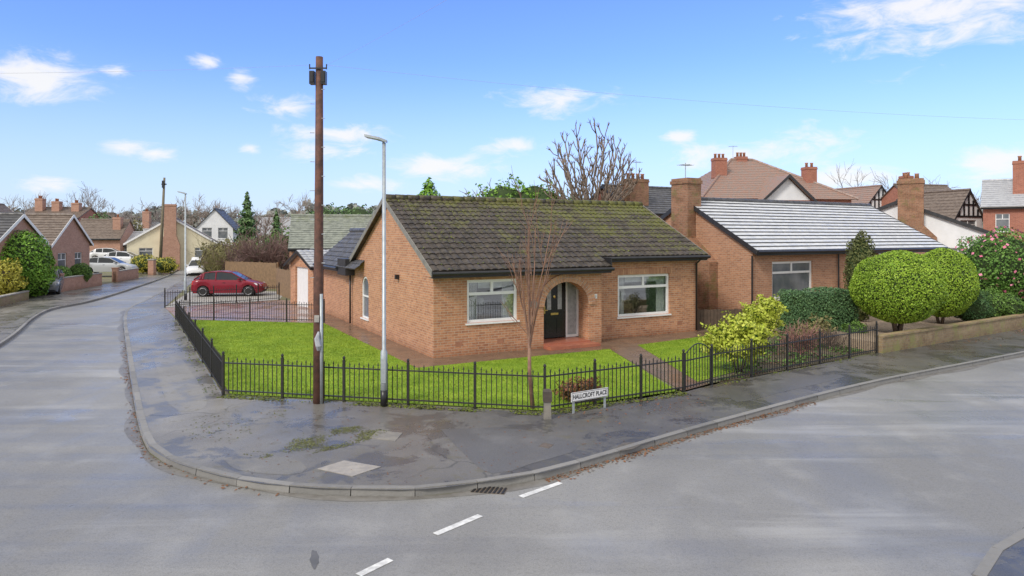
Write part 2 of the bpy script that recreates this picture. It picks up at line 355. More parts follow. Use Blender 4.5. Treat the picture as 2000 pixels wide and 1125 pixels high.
M['pavedark']=tarmac('pavement_patch_dark',(.10,.098,.095),(.16,.156,.15),R(-20),.42,spec=.35)
M['pavelight']=tarmac('pavement_patch_light',(.21,.202,.188),(.29,.28,.26),R(-20),.55,spec=.3,patch=.4)
M['pole_reflection']=pm('puddle_pole_reflection',(.10,.10,.095),(.15,.145,.14),3,.3,spec=.2)  # dark colour paints the telegraph pole's reflection in a small puddle
M['ground']=pm('rough_ground',(.14,.18,.06),(.17,.15,.09),.2,.9)
M['garden']=pm('garden_ground',(.17,.18,.08),(.15,.12,.08),.8,.9,bmp=.3)
m,nt,b=newmat('lawn_soil'); v=coord(nt)
col=mix(nt,sst(nt,nz(nt,v,1.6,4,.65),.35,.65),(.155,.26,.018),(.25,.355,.03)); col=mix(nt,sst(nt,nz(nt,v,.5,5,.7),.58,.76,0,.5),col,(.17,.16,.05))
put(nt,b.inputs['Base Color'],col); b.inputs['Roughness'].default_value=.9; b.inputs['Specular IOR Level'].default_value=.2; M['lawn']=m
M['path']=pm('wet_path',(.205,.135,.09),(.135,.092,.065),2.2,.3,rv=.12)
M['gravel']=pm('gravel',(.46,.36,.25),(.3,.22,.16),30,.9,bmp=.8,bscale=60)
M['bed']=pm('bark_mulch',(.15,.115,.075),(.095,.085,.05),5,.9,bmp=.6,bscale=40)
def blockmat():
    m,nt,b=newmat('red_block_paving'); v=mapv(nt,coord(nt),(1,1,1),(0,0,R(28.5)))
    t=nt.nodes.new('ShaderNodeTexBrick'); put(nt,t.inputs['Vector'],v); put(nt,t.inputs['Color1'],(.36,.235,.19)); put(nt,t.inputs['Color2'],(.28,.185,.15)); put(nt,t.inputs['Mortar'],(.17,.15,.13))
    t.inputs['Scale'].default_value=1; t.inputs['Brick Width'].default_value=.4; t.inputs['Row Height'].default_value=.2; t.inputs['Mortar Size'].default_value=.012
    put(nt,b.inputs['Base Color'],t.outputs['Color']); put(nt,b.inputs['Roughness'],sst(nt,nz(nt,v,.9,4),.4,.6,.5,.15)); b.inputs['Specular IOR Level'].default_value=.35; return m
M['block']=blockmat()
M['paint_line']=pm('road_paint',(.78,.78,.76),(.50,.50,.49),9,.6)
# ------------------------------------------------------------------ world, sun, camera
SUN=Vector((-.50,-.62,.70)).normalized()
w=bpy.data.worlds.new('World'); S.world=w; w.use_nodes=True; nt=w.node_tree; bg=nt.nodes['Background']
sky=nt.nodes.new('ShaderNodeTexSky'); sky.sky_type='NISHITA'; sky.sun_disc=False
sky.sun_elevation=math.asin(SUN.z); sky.sun_rotation=math.atan2(SUN.x,SUN.y)%(2*math.pi); sky.air_density=1.0; sky.dust_density=.6; sky.ozone_density=2.5
g=coord(nt,'Generated'); sp=nt.nodes.new('ShaderNodeSeparateXYZ'); put(nt,sp.inputs[0],g)
az=mth(nt,'ARCTAN2',sp.outputs[0],sp.outputs[1]); el=mth(nt,'ARCSINE',sp.outputs[2])
cv=nt.nodes.new('ShaderNodeCombineXYZ'); put(nt,cv.inputs[0],az); put(nt,cv.inputs[1],el)
cv2=mapv(nt,cv.outputs[0],(1,2.4,1))
n1=nz(nt,cv2,14,7,.64,.5); n2=nz(nt,cv2,5,2,.5)
CL=[(70,150,190,56),(470,152,42,23),(565,212,80,28),(660,262,145,28),(640,292,120,24),(240,290,100,26),(490,291,32,15),(860,326,155,32),(1000,286,86,22),(1100,196,130,36),(1330,266,42,17),(1560,290,155,48),(1400,308,135,38),(1840,25,330,92),(1950,325,135,46),(105,362,86,24),(720,358,105,22),(410,122,40,18),(230,140,48,20),(1640,345,135,28),(300,300,66,18)]
acc=None
for (px,py,rx,ry) in CL:
    a=math.atan((px-1000)/F); e=math.atan((HY-py)/F*math.cos(a)); ra=rx/F*math.cos(a)**2; re=ry/F*math.cos(a)
    vm=nt.nodes.new('ShaderNodeVectorMath'); vm.operation='MULTIPLY_ADD'; put(nt,vm.inputs[0],cv.outputs[0]); vm.inputs[1].default_value=(1/ra,1/re,0); vm.inputs[2].default_value=(-a/ra,-e/re,0)
    ln=nt.nodes.new('ShaderNodeVectorMath'); ln.operation='LENGTH'; nt.links.new(vm.outputs[0],ln.inputs[0]); d=ln.outputs['Value']
    acc=d if acc is None else mth(nt,'MINIMUM',acc,d)
front=mth(nt,'MAXIMUM',mth(nt,'SUBTRACT',1.0,acc),-.5)
cl=sst(nt,mth(nt,'ADD',mth(nt,'MULTIPLY',front,.85),mth(nt,'MULTIPLY',mth(nt,'SUBTRACT',n1,.5),2.5)),.04,.95)
back=mth(nt,'MULTIPLY',sst(nt,mth(nt,'MULTIPLY',sp.outputs[1],-1.0),-.25,.25),sst(nt,n2,.25,.5))  # unseen clouds behind the camera, added to make the sky light neutral
zen=sst(nt,el,.42,.72,0,.95)  # overhead cloud above the view, added for white light from the top
cl=mth(nt,'MAXIMUM',mth(nt,'MULTIPLY',cl,.9),mth(nt,'MAXIMUM',back,zen))
hz=sst(nt,el,-.03,.26,1,0)
skyc=mix(nt,1.0,sky.outputs[0],(.88,1.07,1.66),'MULTIPLY')
skyc=mix(nt,mth(nt,'MULTIPLY',hz,.78),skyc,(4.6,5.5,6.6))
skyc=mix(nt,cl,skyc,(6.6,6.5,6.35))
put(nt,bg.inputs['Color'],skyc); bg.inputs['Strength'].default_value=.15
L=bpy.data.lights.new('sun','SUN'); L.energy=2.6; L.angle=R(14); L.color=(1,.94,.85); lo=bpy.data.objects.new('sun',L); COL.objects.link(lo); lo.rotation_euler=(-SUN).to_track_quat('-Z','Y').to_euler(); lo.location=(-20,-20,30)
cam=bpy.data.cameras.new('camera'); co=bpy.data.objects.new('camera',cam); COL.objects.link(co); co.location=(0,0,H); co.rotation_euler=(R(90),0,0)
cam.sensor_width=36; cam.lens=24; cam.shift_y=-102.5/2000; cam.clip_end=5000; cam.clip_start=.1; S.camera=co
S.view_settings.view_transform='Standard'; S.view_settings.look='None'
# ------------------------------------------------------------------ setting
mb=MB(); mb.add([(-2500,-1500,-.11),(2500,-1500,-.11),(2500,2800,-.11),(-2500,2800,-.11)],[(0,1,2,3)]); o=mb.build('ground',M['ground']); o['kind']='structure'
KB=[(392,520),(372,537),(335,561),(290,586),(252,604),(241,625),(246,680),(257,760),(268,825),(283,872),(303,894),(350,918),(430,942),(510,957),(620,967),(740,970),(830,969),(930,957),(1060,936),(1200,896),(1400,836),(1700,756),(2000,695)]
kp=[gp(*p,-.1) for p in KB]; e=(kp[-1]-kp[-2]).normalized(); kp+= [kp[-1]+e*25,kp[-1]+e*70]
e=(kp[0]-kp[1]).normalized(); kp=[kp[0]+e*45,kp[0]+e*20]+kp
KR=catmull(kp)
LB=[(-330,860),(0,672),(60,624),(100,605),(170,591),(250,567),(330,538),(372,515)]
lp=[gp(*p,-.1) for p in LB]; e2=(lp[-1]-lp[-2]).normalized(); lp+= [lp[-1]+e2*25,lp[-1]+e2*50]; KLp=catmull(lp)
sheet('road',[p for p in KR]+[(130,20),(130,-60),(-90,-60),(-60,-6)]+[p for p in KLp],-.1,M['road'])
C0,C1,C2,C3,C4=gp(436,772),gp(1064,806),gp(1335,766),gp(1390,752),gp(1712,690); LBk=gp(343,624); WB=gp(2000,640); WB2=WB+(WB-C4).normalized()*20
inner=[WB2+Vector((30,20,0)),WB2,C4,C3,C2,C1,C0,LBk,gp(322,600),gp(352,572),gp(410,520),kp[0]+Vector((2,0,0))]
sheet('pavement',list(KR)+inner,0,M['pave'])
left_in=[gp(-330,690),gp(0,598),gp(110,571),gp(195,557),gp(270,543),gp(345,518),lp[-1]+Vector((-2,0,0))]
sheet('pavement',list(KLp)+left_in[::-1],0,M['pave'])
sheet('garden_ground',[WB2+Vector((60,20,0)),WB2,C4,C1,C0,LBk,gp(322,600),gp(352,572),gp(410,520),kp[0]+Vector((2,0,0)),(-30,180),(160,180)],-.006,M['garden'])
sheet('garden_ground',left_in+[(-60,150),(-160,150),(-160,20)],-.006,M['garden'])
opp=[gp(1895,1140,-.1),gp(2000,1045,-.1),gp(2400,960,-.1)]; sheet('pavement',opp+[(30,4),(5,4)],0,M['pave'])
def offs(path,a,b):
    A,B=[],[]
    for i,p in enumerate(path):
        t=(path[min(i+1,len(path)-1)]-path[max(i-1,0)]).normalized(); n=Vector((t.y,-t.x,0)); f=.5+.28*math.sin(i*.9)+.2*math.sin(i*.37+1); A.append(p+n*a); B.append(p+n*(a+(b-a)*max(.08,f)))
    return A+B[::-1]
sheet('gutter_dirt',offs([p for p in KR if p.y<34 and p.x<18],.005,.26),-.0965,M['gutterdirt'])
def blob(cx,cy,rx,ry,mat,n=18,z=-.096):
    return sheet('puddle_reflection',[gp(cx+rx*math.cos(6.283*i/n)*(1+.2*math.sin(i*2.3)),cy+ry*math.sin(6.283*i/n)*(1+.15*math.sin(i*1.7)),z) for i in range(n)],z,M[mat])
blob(614,1092,8,18,'pole_reflection')  # narrow dark blob standing for the pole mirrored in the wet road
def patch(pxs,mat): sheet('pavement_patch',[p for p in catmull([gp(*q) for q in pxs]+[gp(*pxs[0])],.3)][:-1],.0025,M[mat])
patch([(860,838),(1010,838),(1130,872),(1040,905),(960,925),(900,880)],'pavedark')
patch([(1420,762),(1570,735),(1650,735),(1520,768),(1440,785)],'pavedark')
patch([(300,700),(345,692),(400,770),(390,800),(330,790)],'pavelight')
patch([(440,900),(560,893),(600,915),(560,928),(465,918)],'pavelight')
def kerb(path,side):
    mb=MB(); st=[path[0]]; L=.92; last=path[0]; rem=L
    for p in path[1:]:
        d=(p-last).length
        while d>=rem:
            last=last+(p-last).normalized()*rem; st.append(last.copy()); d=(p-last).length; rem=L
        rem-=d; last=p
    for a,b in zip(st[:-1],st[1:]):
        t=(b-a).normalized(); n=Vector((-t.y,t.x,0))*side; g=t*.008; j=random.uniform(-.006,.006)
        q=[a+g+n*j,b-g+n*j,b-g+n*.135,a+g+n*.135]
        mb.hexa([(v.x,v.y,-.13) for v in q]+[(q[0].x+n.x*.02,q[0].y+n.y*.02,.006+j*.5),(q[1].x+n.x*.02,q[1].y+n.y*.02,.006+j*.5),(q[2].x,q[2].y,.006),(q[3].x,q[3].y,.006)])
    o=mb.build('kerb',M['stone']); o['kind']='structure'
def nearpath(path,r=75): return [p for p in path if p.length<r]
kerb(nearpath(KR),1); kerb(nearpath(KLp),-1); kerb(catmull(opp),-1)
HF=Fr((-2.3,20.0),28.5)
lawn_poly=[C0+Vector((.12,.1,0)),C1+Vector((0,.14,0)),C2+Vector((-.12,.1,0)),HF.w(5.5,-1.15),HF.w(-.95,-1.15),HF.w(-.95,9.6),LBk+Vector((.3,-.1,0))]
lawn2=[C3+Vector((-.25,.35,0)),HF.w(6.8,-.95),HF.w(11.2,-.4),HF.w(12.3,-1.2),gp(1500,728)+Vector((0,.9,0))]
sheet('lawn',lawn_poly,.008,M['lawn']); sheet('lawn',lawn2,.008,M['lawn'])
pth=[C2+Vector((.0,.1,0)),C3+Vector((-.05,.1,0)),HF.w(6.8,-.95),HF.w(11.2,-.4),HF.w(11.4,1.2),HF.w(6.2,1.2),HF.w(6.2,.3),HF.w(.1,.3),HF.w(.1,13),HF.w(-.95,13),HF.w(-.95,-1.15),HF.w(5.5,-1.15)]
sheet('path',pth,.004,M['path'])
sheet('driveway',[LBk+Vector((.1,.05,0)),HF.w(-.95,9.6),HF.w(-.95,13),HF.w(2,13),gp(640,590),gp(545,586),gp(322,601)],.003,M['block'])
sheet('driveway',[gp(322,600.5),gp(545,585.5),gp(560,570),gp(380,564)],.003,M['concrete'])
sheet('planting_bed',[C3+Vector((.15,.1,0)),C4+Vector((-.1,.1,0)),C4+Vector((-.6,5.5,0)),HF.w(12.3,-1.2),gp(1500,728)+Vector((0,.9,0))],.005,M['bed'])
RG=.3
rgp=[C4+Vector((.1,.25,0)),WB2+Vector((0,.25,0)),WB2+Vector((6,30,0)),(8.5,44),(6.5,32),(8.9,26.3)]
mb=MB(); mb.prism([(p[0],p[1],-.1) for p in rgp],(0,0,RG+.1)); o=mb.build('raised_garden',M['gravel']); o['kind']='structure'
tag(blades('grass',M['grassblade'],lawn_poly,80000,.032,.006),'short green grass covering the lawn inside the railings','grass')
tag(blades('grass',M['grassblade'],lawn2,18000,.032,.006),'short green grass on the small lawn right of the front door','grass')
def strip(a,b,w):
    t=(b-a).normalized(); n=Vector((-t.y,t.x,0))*w; return [a-n,b-n,b+n*.3,a+n*.3]
def mosspatch(name,poly,n,label,z=.004,size=.05,mat='moss',up=.012,tilt=.35,thr=-.3,fq=1.0):
    X,Y=scatter(poly,n); n=len(X)
    k=(np.sin((X*2.3+Y*3.1)*fq)+np.sin((X*5.1-Y*2.7)*fq)+rng.normal(size=n)*.6)>thr
    X,Y=X[k],Y[k]; n=len(X)
    P=np.stack([X,Y,z+rng.random(n)*up],1); nn=unit(np.stack([rng.normal(size=n)*tilt,rng.normal(size=n)*tilt,np.ones(n)],1))
    V,Q=leafquads(P,nn,size,.8); V[:,2]=np.maximum(V[:,2],z); o=rawmesh(name,V,Q,[M[mat]]); return tag(o,label,name.replace('_',' '),kind='stuff')
mosspatch('moss',strip(C0,C1,.26),4200,'green moss along the foot of the front railings')
mosspatch('moss',strip(C1,C2,.26),2000,'green moss under the railings by the street name sign')
mosspatch('moss',strip(LBk,C0,.36),3000,'green moss along the foot of the side railings')
mosspatch('moss',strip(C3,C4,.22),1600,'green moss under the railings right of the gate')
mosspatch('moss',[gp(535,880),gp(600,842),gp(700,832),gp(760,842),gp(700,868),gp(590,890)],5200,'large muddy mossy patch on the corner pavement behind the inspection cover',size=.03,mat='moss_mud',up=.004,tilt=.15,thr=.35,fq=1.6)
mosspatch('moss',[gp(440,900),gp(500,880),gp(540,890),gp(470,905)],300,'faint moss on the pavement left of the mossy patch',size=.03,mat='moss_mud',up=.004)
mosspatch('moss',[gp(330,845),gp(420,800),gp(560,800),gp(560,830),gp(420,870)],260,'specks of moss on the pavement left of the telegraph pole',size=.035,mat='moss_mud',up=.004)
mosspatch('fallen_leaves',[gp(420,930),gp(330,840),gp(450,790),gp(1000,815),gp(1400,775),gp(1350,830),gp(1000,930),gp(700,950)],480,'leaf bits and specks scattered over the corner pavement',size=.03,mat='leaf_litter',up=.004,tilt=.15)
def litter(name,path_pts,n,wd,z,label,mat='leaf_litter',size=.055):
    P=[]
    for i in range(n):
        k=random.randrange(len(path_pts)-1); p=path_pts[k].lerp(path_pts[k+1],random.random()); t=(path_pts[k+1]-path_pts[k]).normalized()
        nrm=Vector((-t.y,t.x,0)); q=p-nrm*abs(random.gauss(0,wd)); P.append((q.x,q.y,z+random.random()*.01))
    P=np.array(P); nn=unit(np.stack([rng.normal(size=n)*.3,rng.normal(size=n)*.3,np.ones(n)],1))
    V,Q=leafquads(P,nn,size,.75); V[:,2]=np.maximum(V[:,2],z); tag(rawmesh(name,V,Q,[M[mat]]),label,'leaves',kind='stuff')
kw=[p for p in KR if 0<p.x<16 and p.y<25]
litter('fallen_leaves',[p for p in kw if p.x>-.2 and p.x<7],750,.10,-.095,'brown fallen leaves in the gutter of the main road',size=.045)
litter('fallen_leaves',[p for p in KR if p.x<-3 and p.y<24 and p.y>9.5],300,.09,-.095,'brown fallen leaves in the gutter of the side street',size=.045)
litter('fallen_leaves',[C1,C2],140,.6,.004,'brown leaves scattered on the pavement by the name sign',size=.045)
litter('fallen_petals',[WB-Vector((1.5,1,0)),WB2],600,.7,.004,'pink petals fallen on the pavement below the camellia','petal',.045)
litter('fallen_leaves',[gp(1860,668),WB2],500,.7,.004,'brown leaves fallen on the pavement along the brick wall')
mosspatch('fallen_leaves',[C3+Vector((.2,.2,0)),C4+Vector((-.2,.2,0)),C4+Vector((-.8,3,0)),C3+Vector((1.2,2,0))],1500,'brown leaves lying in the planting bed behind the railings',.008,.06,'leaf_litter')
mosspatch('ground_cover',[C3+Vector((.2,.2,0)),C4+Vector((-.2,.2,0)),C4+Vector((-.8,4.5,0)),C3+Vector((1.2,3,0))],2600,'low green ground cover in the planting bed behind the railings',.01,.08,'bushgreen',.09,.8)
for (a,b,lab) in (((700,1124),(763,1093),'white road dash nearest the camera'),((850,1044),(938,1007),'middle white road dash across the junction'),((1017,971),(1095,943),'white road dash nearest the gutter drain')):
    p,q=gp(*a,-.1),gp(*b,-.1); t=(q-p).normalized(); n=Vector((-t.y,t.x,0))*.05
    mb=MB(); mb.add([(v.x,v.y,-.0945) for v in (p-n,q-n,q+n,p+n)],[(0,1,2,3)]); tag(mb.build('road_marking',M['paint_line']),lab,'road marking','white dashes across the junction mouth')
def flat(name,pxs,z,mat,label,cat,th=.007):
    P=[gp(*p,z) for p in pxs]; mb=MB(); mb.prism([(p.x,p.y,z) for p in P],(0,0,th)); return tag(mb.build(name,mat),label,cat)
flat('inspection_cover',[(620,916),(688,931),(744,912),(672,900)],0,M['cover'],'large concrete inspection cover near the kerb corner','cover')
flat('inspection_cover',[(722,856),(772,862),(786,846),(738,841)],0,M['cover_worn'],'worn square cover beside the mossy patch','cover')
flat('water_cover',[(1052,872),(1072,876),(1082,869),(1062,865)],0,M['castiron'],'small iron cover below the name sign','cover')
flat('mud_patch',[(1203,875),(1212,881),(1236,877),(1252,869),(1240,864),(1216,865)],0,M['mud'],'muddy sunken patch in the pavement near the kerb','patch',.003)
t_=thing('drain_grate','iron gutter drain grate at the kerb by the white dash','drain',(0,0,0))
P=[gp(*p,-.1) for p in ((918,962),(985,966),(992,955),(930,950))]; cen=sum(P,Vector())/4; t_.location=cen
mb=MB(); mb.prism([(p-cen) for p in P],(0,0,.007)); mb.build('frame',M['castiron'],t_)
mb=MB()
for i in range(8):
    a=P[0].lerp(P[1],(i+.5)/8)-cen; b_=P[3].lerp(P[2],(i+.5)/8)-cen; d=(P[1]-P[0]).normalized()*.015
    mb.prism([a-d+Vector((0,0,.009)),a+d+Vector((0,0,.009)),b_+d+Vector((0,0,.009)),b_-d+Vector((0,0,.009))],(0,0,.008))
mb.build('grating',M['signblack'],t_)
# ------------------------------------------------------------------ buildings
def fmap(face,W=0,D=0):
    return {'f':lambda a,z,d:(a,d,z),'l':lambda a,z,d:(d,a,z),'r':lambda a,z,d:(W-d,a,z),'b':lambda a,z,d:(a,D-d,z)}[face]
def fbox(mb,m,a0,a1,z0,z1,d0,d1):
    mb.hexa([m(a0,z0,d0),m(a1,z0,d0),m(a1,z0,d1),m(a0,z0,d1),m(a0,z1,d0),m(a1,z1,d0),m(a1,z1,d1),m(a0,z1,d1)])
def wallface(mb,m,a0,a1,z0,z1,holes=(),rev=.12,norev=()):
    A=sorted({a0,a1}|{h[0] for h in holes}|{h[1] for h in holes}); Z=sorted({z0,z1}|{h[2] for h in holes}|{h[3] for h in holes})
    for i in range(len(A)-1):
        for j in range(len(Z)-1):
            ca,cz=(A[i]+A[i+1])/2,(Z[j]+Z[j+1])/2
            if any(h[0]<ca<h[1] and h[2]<cz<h[3] for h in holes): continue
            mb.quad(m(A[i],Z[j],0),m(A[i+1],Z[j],0),m(A[i+1],Z[j+1],0),m(A[i],Z[j+1],0))
    for h in holes:
        if h in norev: continue
        b0,b1,y0,y1=h
        for (p,q) in (((b0,y0),(b1,y0)),((b1,y0),(b1,y1)),((b1,y1),(b0,y1)),((b0,y1),(b0,y0))):
            mb.quad(m(p[0],p[1],0),m(q[0],q[1],0),m(q[0],q[1],rev),m(p[0],p[1],rev))
def arcpts(a0,a1,zs,rise,n=18):
    c=(a0+a1)/2; r=(a1-a0)/2; return [(c-r*math.cos(math.pi*i/n),zs+rise*math.sin(math.pi*i/n)) for i in range(n+1)]
def archfill(mb,m,a0,a1,zs,rise,zt,rev):
    P=arcpts(a0,a1,zs,rise)
    for p,q in zip(P[:-1],P[1:]):
        mb.quad(m(p[0],p[1],0),m(q[0],q[1],0),m(q[0],zt,0),m(p[0],zt,0)); mb.quad(m(p[0],p[1],0),m(q[0],q[1],0),m(q[0],q[1],rev),m(p[0],p[1],rev))
def window(root,m,a0,a1,z0,z1,glass='farglass',fw=.05,mull=(.5,),transom=.3,full=False,dep=.06,sill=True,frame='white'):
    mb=MB(); d0,d1=dep,dep+.06; e=.002
    fbox(mb,m,a0+e,a0+fw,z0+e,z1-e,d0,d1); fbox(mb,m,a1-fw,a1-e,z0+e,z1-e,d0,d1); fbox(mb,m,a0+fw,a1-fw,z0+e,z0+fw,d0,d1); fbox(mb,m,a0+fw,a1-fw,z1-fw,z1-e,d0,d1)
    zt=z1-(z1-z0)*transom if transom else z1-fw
    if transom: fbox(mb,m,a0+fw,a1-fw,zt-fw*.5,zt+fw*.5,d0+.003,d1)
    for q in mull:
        a=a0+(a1-a0)*q; fbox(mb,m,a-fw*.5,a+fw*.5,(z0+fw) if (full or not transom) else zt+fw*.5,z1-fw,d0+.004,d1)
    w_=mb.build('window',M[frame],root)
    mp=MB(); mp.quad(m(a0+fw,z0+fw,d0+.035),m(a1-fw,z0+fw,d0+.035),m(a1-fw,z1-fw,d0+.035),m(a0+fw,z1-fw,d0+.035)); mp.build('pane',M[glass],w_)
    if sill:
        ms_=MB(); fbox(ms_,m,a0-.05,a1+.05,z0-.05,z0-.003,-.05,dep-.003); ms_.build('sill',M[frame],w_)
    return w_
def tiles(mb,P0,U,Sv,W,L,tw,c,amp,lip,n=6):
    P0,U,Sv=Vector(P0),Vector(U).normalized(),Vector(Sv).normalized(); Nn=U.cross(Sv)
    nt_=max(1,round(W/tw)); nx=nt_*n+1 if amp else 2; nc=max(1,round(L/c)); c=L/nc; rows=[]
    for j in range(nc): rows.append((j*c,lip)); rows.append(((j+1)*c,0))
    vs=[]
    for (s_,h) in rows:
        for i in range(nx):
            x=W*i/(nx-1); hh=h+(amp*abs(math.sin(math.pi*(i%n)/n))**.8 if amp else 0)
            vs.append(P0+U*x+Sv*s_+Nn*hh)
    fs=[(r*nx+i,r*nx+i+1,(r+1)*nx+i+1,(r+1)*nx+i) for r in range(len(rows)-1) for i in range(nx-1)]
    lo=len(vs); vs+=[P0+U*(W*i/(nx-1))-Nn*.02 for i in range(nx)]; fs+=[(lo+i,lo+i+1,i+1,i) for i in range(nx-1)]
    mb.add(vs,fs)
def ridge(mb,p,q,r=.12,seg=.45):
    p,q=Vector(p),Vector(q); L=(q-p).length; n=max(1,int(L/seg)); t=(q-p)/n
    for i in range(n): mb.tube([p+t*i,p+t*(i+.98)],[r*1.04,r*.96],8)
def chimney(root,x0,x1,y0,y1,z0,z1,mat,pots=2,name='chimney',cap=True):
    mb=MB(); mb.box(x0,x1,y0,y1,z0,z1-.24); mb.box(x0-.04,x1+.04,y0-.04,y1+.04,z1-.24,z1-.12); mb.box(x0-.02,x1+.02,y0-.02,y1+.02,z1-.12,z1)
    c=mb.build(name,mat,root)
    for i in range(pots):
        mp=MB(); t=(i+.5)/pots; lx=(x1-x0)>(y1-y0)
        cx,cy=(x0+(x1-x0)*t,(y0+y1)/2) if lx else ((x0+x1)/2,y0+(y1-y0)*t)
        mp.lathe([(.12,0),(.11,.3),(.14,.33),(.14,.4),(.10,.4)],10,(cx,cy,z1)); mp.build('chimney_pot',M['terracotta'],c,True)
    return c
def aerial(parent,x,y,z,h,w=.5):
    mb=MB(); mb.tube([(x,y,z),(x,y,z+h)],.02,5); mb.tube([(x-w,y,z+h-.1),(x+w,y,z+h-.05)],.014,4)
    for i in range(6): q=x-w+2*w*i/5; mb.tube([(q,y-.22,z+h-.1),(q,y+.22,z+h-.1)],.01,4)
    return mb.build('aerial',M['galv'],parent)
def house(label,O,a,W,D,ez,rz,base=0,wall='brick',roof='tile_dark',tw=.3,c=.33,amp=0.0,lip=.03,wins=(),chims=(),barge=None,oh=.3,gut=True,verge=.15,cat='house',group=None,name='house',gable=None,ridgem=None,timber=False):
    root=thing(name,label,cat,(O[0],O[1],base),R(a),group); ez-=base; rz-=base
    mb=MB(); z0=-.15; holes={'f':[],'l':[],'r':[],'b':[]}
    for wn in wins: holes[wn[0]].append(tuple(wn[1:5]))
    for fc,ln in (('f',W),('b',W),('l',D),('r',D)):
        wallface(mb,fmap(fc,W,D),0,ln,z0,ez,holes[fc])
    if gable:
        for x in (0,W): gm=MB(); gm.quad((x,0,ez),(x,D,ez),(x,D/2,rz-.06)); gm.build('gable',M[gable],root)
    else:
        for x in (0,W): mb.quad((x,0,ez),(x,D,ez),(x,D/2,rz-.06))
    mb.build('wall',M[wall],root)
    k=(rz-ez)/(D/2); L=math.hypot(D/2+oh,k*(D/2+oh)); cs,sn=(D/2+oh)/L,k*(D/2+oh)/L
    mr=MB(); tiles(mr,(-verge,-oh,ez-k*oh+.03),(1,0,0),(0,cs,sn),W+2*verge,L,tw,c,amp,lip); tiles(mr,(W+verge,D+oh,ez-k*oh+.03),(-1,0,0),(0,-cs,sn),W+2*verge,L,tw,c,0,lip)
    e0=ez-k*oh
    for s in (0,1):
        yy=(-oh,D/2) if s==0 else (D+oh,D/2)
        mr.prism([(-verge,yy[0],e0-.07),(-verge,yy[0],e0+.02),(-verge,yy[1],rz+.02),(-verge,yy[1],rz-.07)],(W+2*verge,0,0))
    ro=mr.build('roof',M[roof],root)
    mg=MB(); ridge(mg,(-verge,D/2,rz+.04),(W+verge,D/2,rz+.04)); mg.build('ridge_tiles',M[ridgem or roof],ro)
    if barge:
        for x in (-verge-.025,W+verge):
            mbg=MB()
            mbg.prism([(x,-oh,e0-.14),(x,-oh,e0+.07),(x,D/2,rz+.09),(x,D+oh,e0+.07),(x,D+oh,e0-.14),(x,D/2,rz-.12)],(.024,0,0)); mbg.build('bargeboard',M[barge],root)
    if gut:
        mg=MB(); mg.box(-verge,W+verge,-oh-.03,-oh-.004,e0-.16,e0+.01); mg.tube([(-verge,-oh-.08,e0-.02),(W+verge,-oh-.08,e0-.02)],.055,8); mg.build('gutter',M['black'],root)
    for wn in wins: window(root,fmap(wn[0],W,D),*wn[1:5],**(wn[5] if len(wn)>5 else {}))
    for ch in chims: chimney(root,*ch[:4],ch[4]-base,ch[5]-base,M[ch[6]],ch[7] if len(ch)>7 else 2)
    if timber:
        mt=MB(); xa,xb=-.05,-.003; nb=max(5,int(D/.55))
        for i in range(1,nb):
            y=D*i/nb; zt=ez+(rz-ez)*(1-abs(2*y/D-1))-.12
            if zt>ez+.1: mt.box(xa,xb,y-.09,y+.09,ez+.08,zt)
        mt.box(xa,xb,.05,D-.05,ez-.08,ez+.08); zm=ez+(rz-ez)*.45; mt.box(xa-.01,xb-.001,D*.25,D*.75,zm-.07,zm+.07)
        mt.build('timber',M['black'],root)
    return root
# ---- the main bungalow (custom)
HR=thing('house','red brick corner bungalow with mossy brown tiled roof and arched porch','house',(HF.ox,HF.oy,0),HF.a)
XW,XR,YR,DB=6.03,10.9,.6,8.3
win1=(1.08,2.82,.955,2.26); win2=(7.17,9.53,.73,2.21); por=(3.77,5.51,-.1,2.14)
mb=MB(); mf=fmap('f')
wallface(mb,mf,0,XW,-.1,2.66,[win1,por],.12,norev=[por]); archfill(mb,mf,3.77,5.51,1.32,.78,2.14,.35)
mr2=lambda a,z,d:(a,YR+d,z)
wallface(mb,mr2,XW,XR,-.1,2.95,[win2]); mb.quad((XW,0,-.1),(XW,YR,-.1),(XW,YR,2.95),(XW,0,2.66))
ml=fmap('l'); aw=(6.5,7.4,.43,2.05)
wallface(mb,ml,0,DB,-.1,2.60,[aw],.1,norev=[aw]); archfill(mb,ml,6.5,7.4,1.62,.42,2.05,.1)
for p,q in (((6.5,.43),(7.4,.43)),((6.5,.43),(6.5,1.62)),((7.4,.43),(7.4,1.62))): mb.quad(ml(*p,0),ml(*q,0),ml(*q,.1),ml(*p,.1))
mb.quad((0,0,2.6),(0,0,2.70),(0,4.15,4.86),(0,DB,2.70),(0,DB,2.6))
mb.quad((XR,YR,-.1),(XR,DB,-.1),(XR,DB,2.6),(XR,YR,2.6)); mb.quad((XR,YR,2.6),(XR,YR,3.0),(XR,4.15,4.86),(XR,DB,2.7),(XR,DB,2.6)); mb.quad((0,DB,-.1),(XR,DB,-.1),(XR,DB,2.65),(0,DB,2.65))
mb.quad((3.77,.0,-.1),(3.77,.9,-.1),(3.77,.9,2.5),(3.77,.0,2.5)) ; mb.quad((5.51,0,-.1),(5.51,.35,-.1),(5.51,.35,1.32),(5.51,0,1.32)); mb.quad((5.51,.35,-.1),(5.62,.35,-.1),(5.62,.35,2.5),(5.51,.35,2.5)); mb.quad((5.62,.35,-.1),(5.62,.9,-.1),(5.62,.9,2.5),(5.62,.35,2.5))
mb.box(-.04,.3,-.06,-.004,2.36,2.55); mb.box(-.02,.24,-.03,-.004,2.24,2.36)
mb.build('wall',M['brick'],HR)
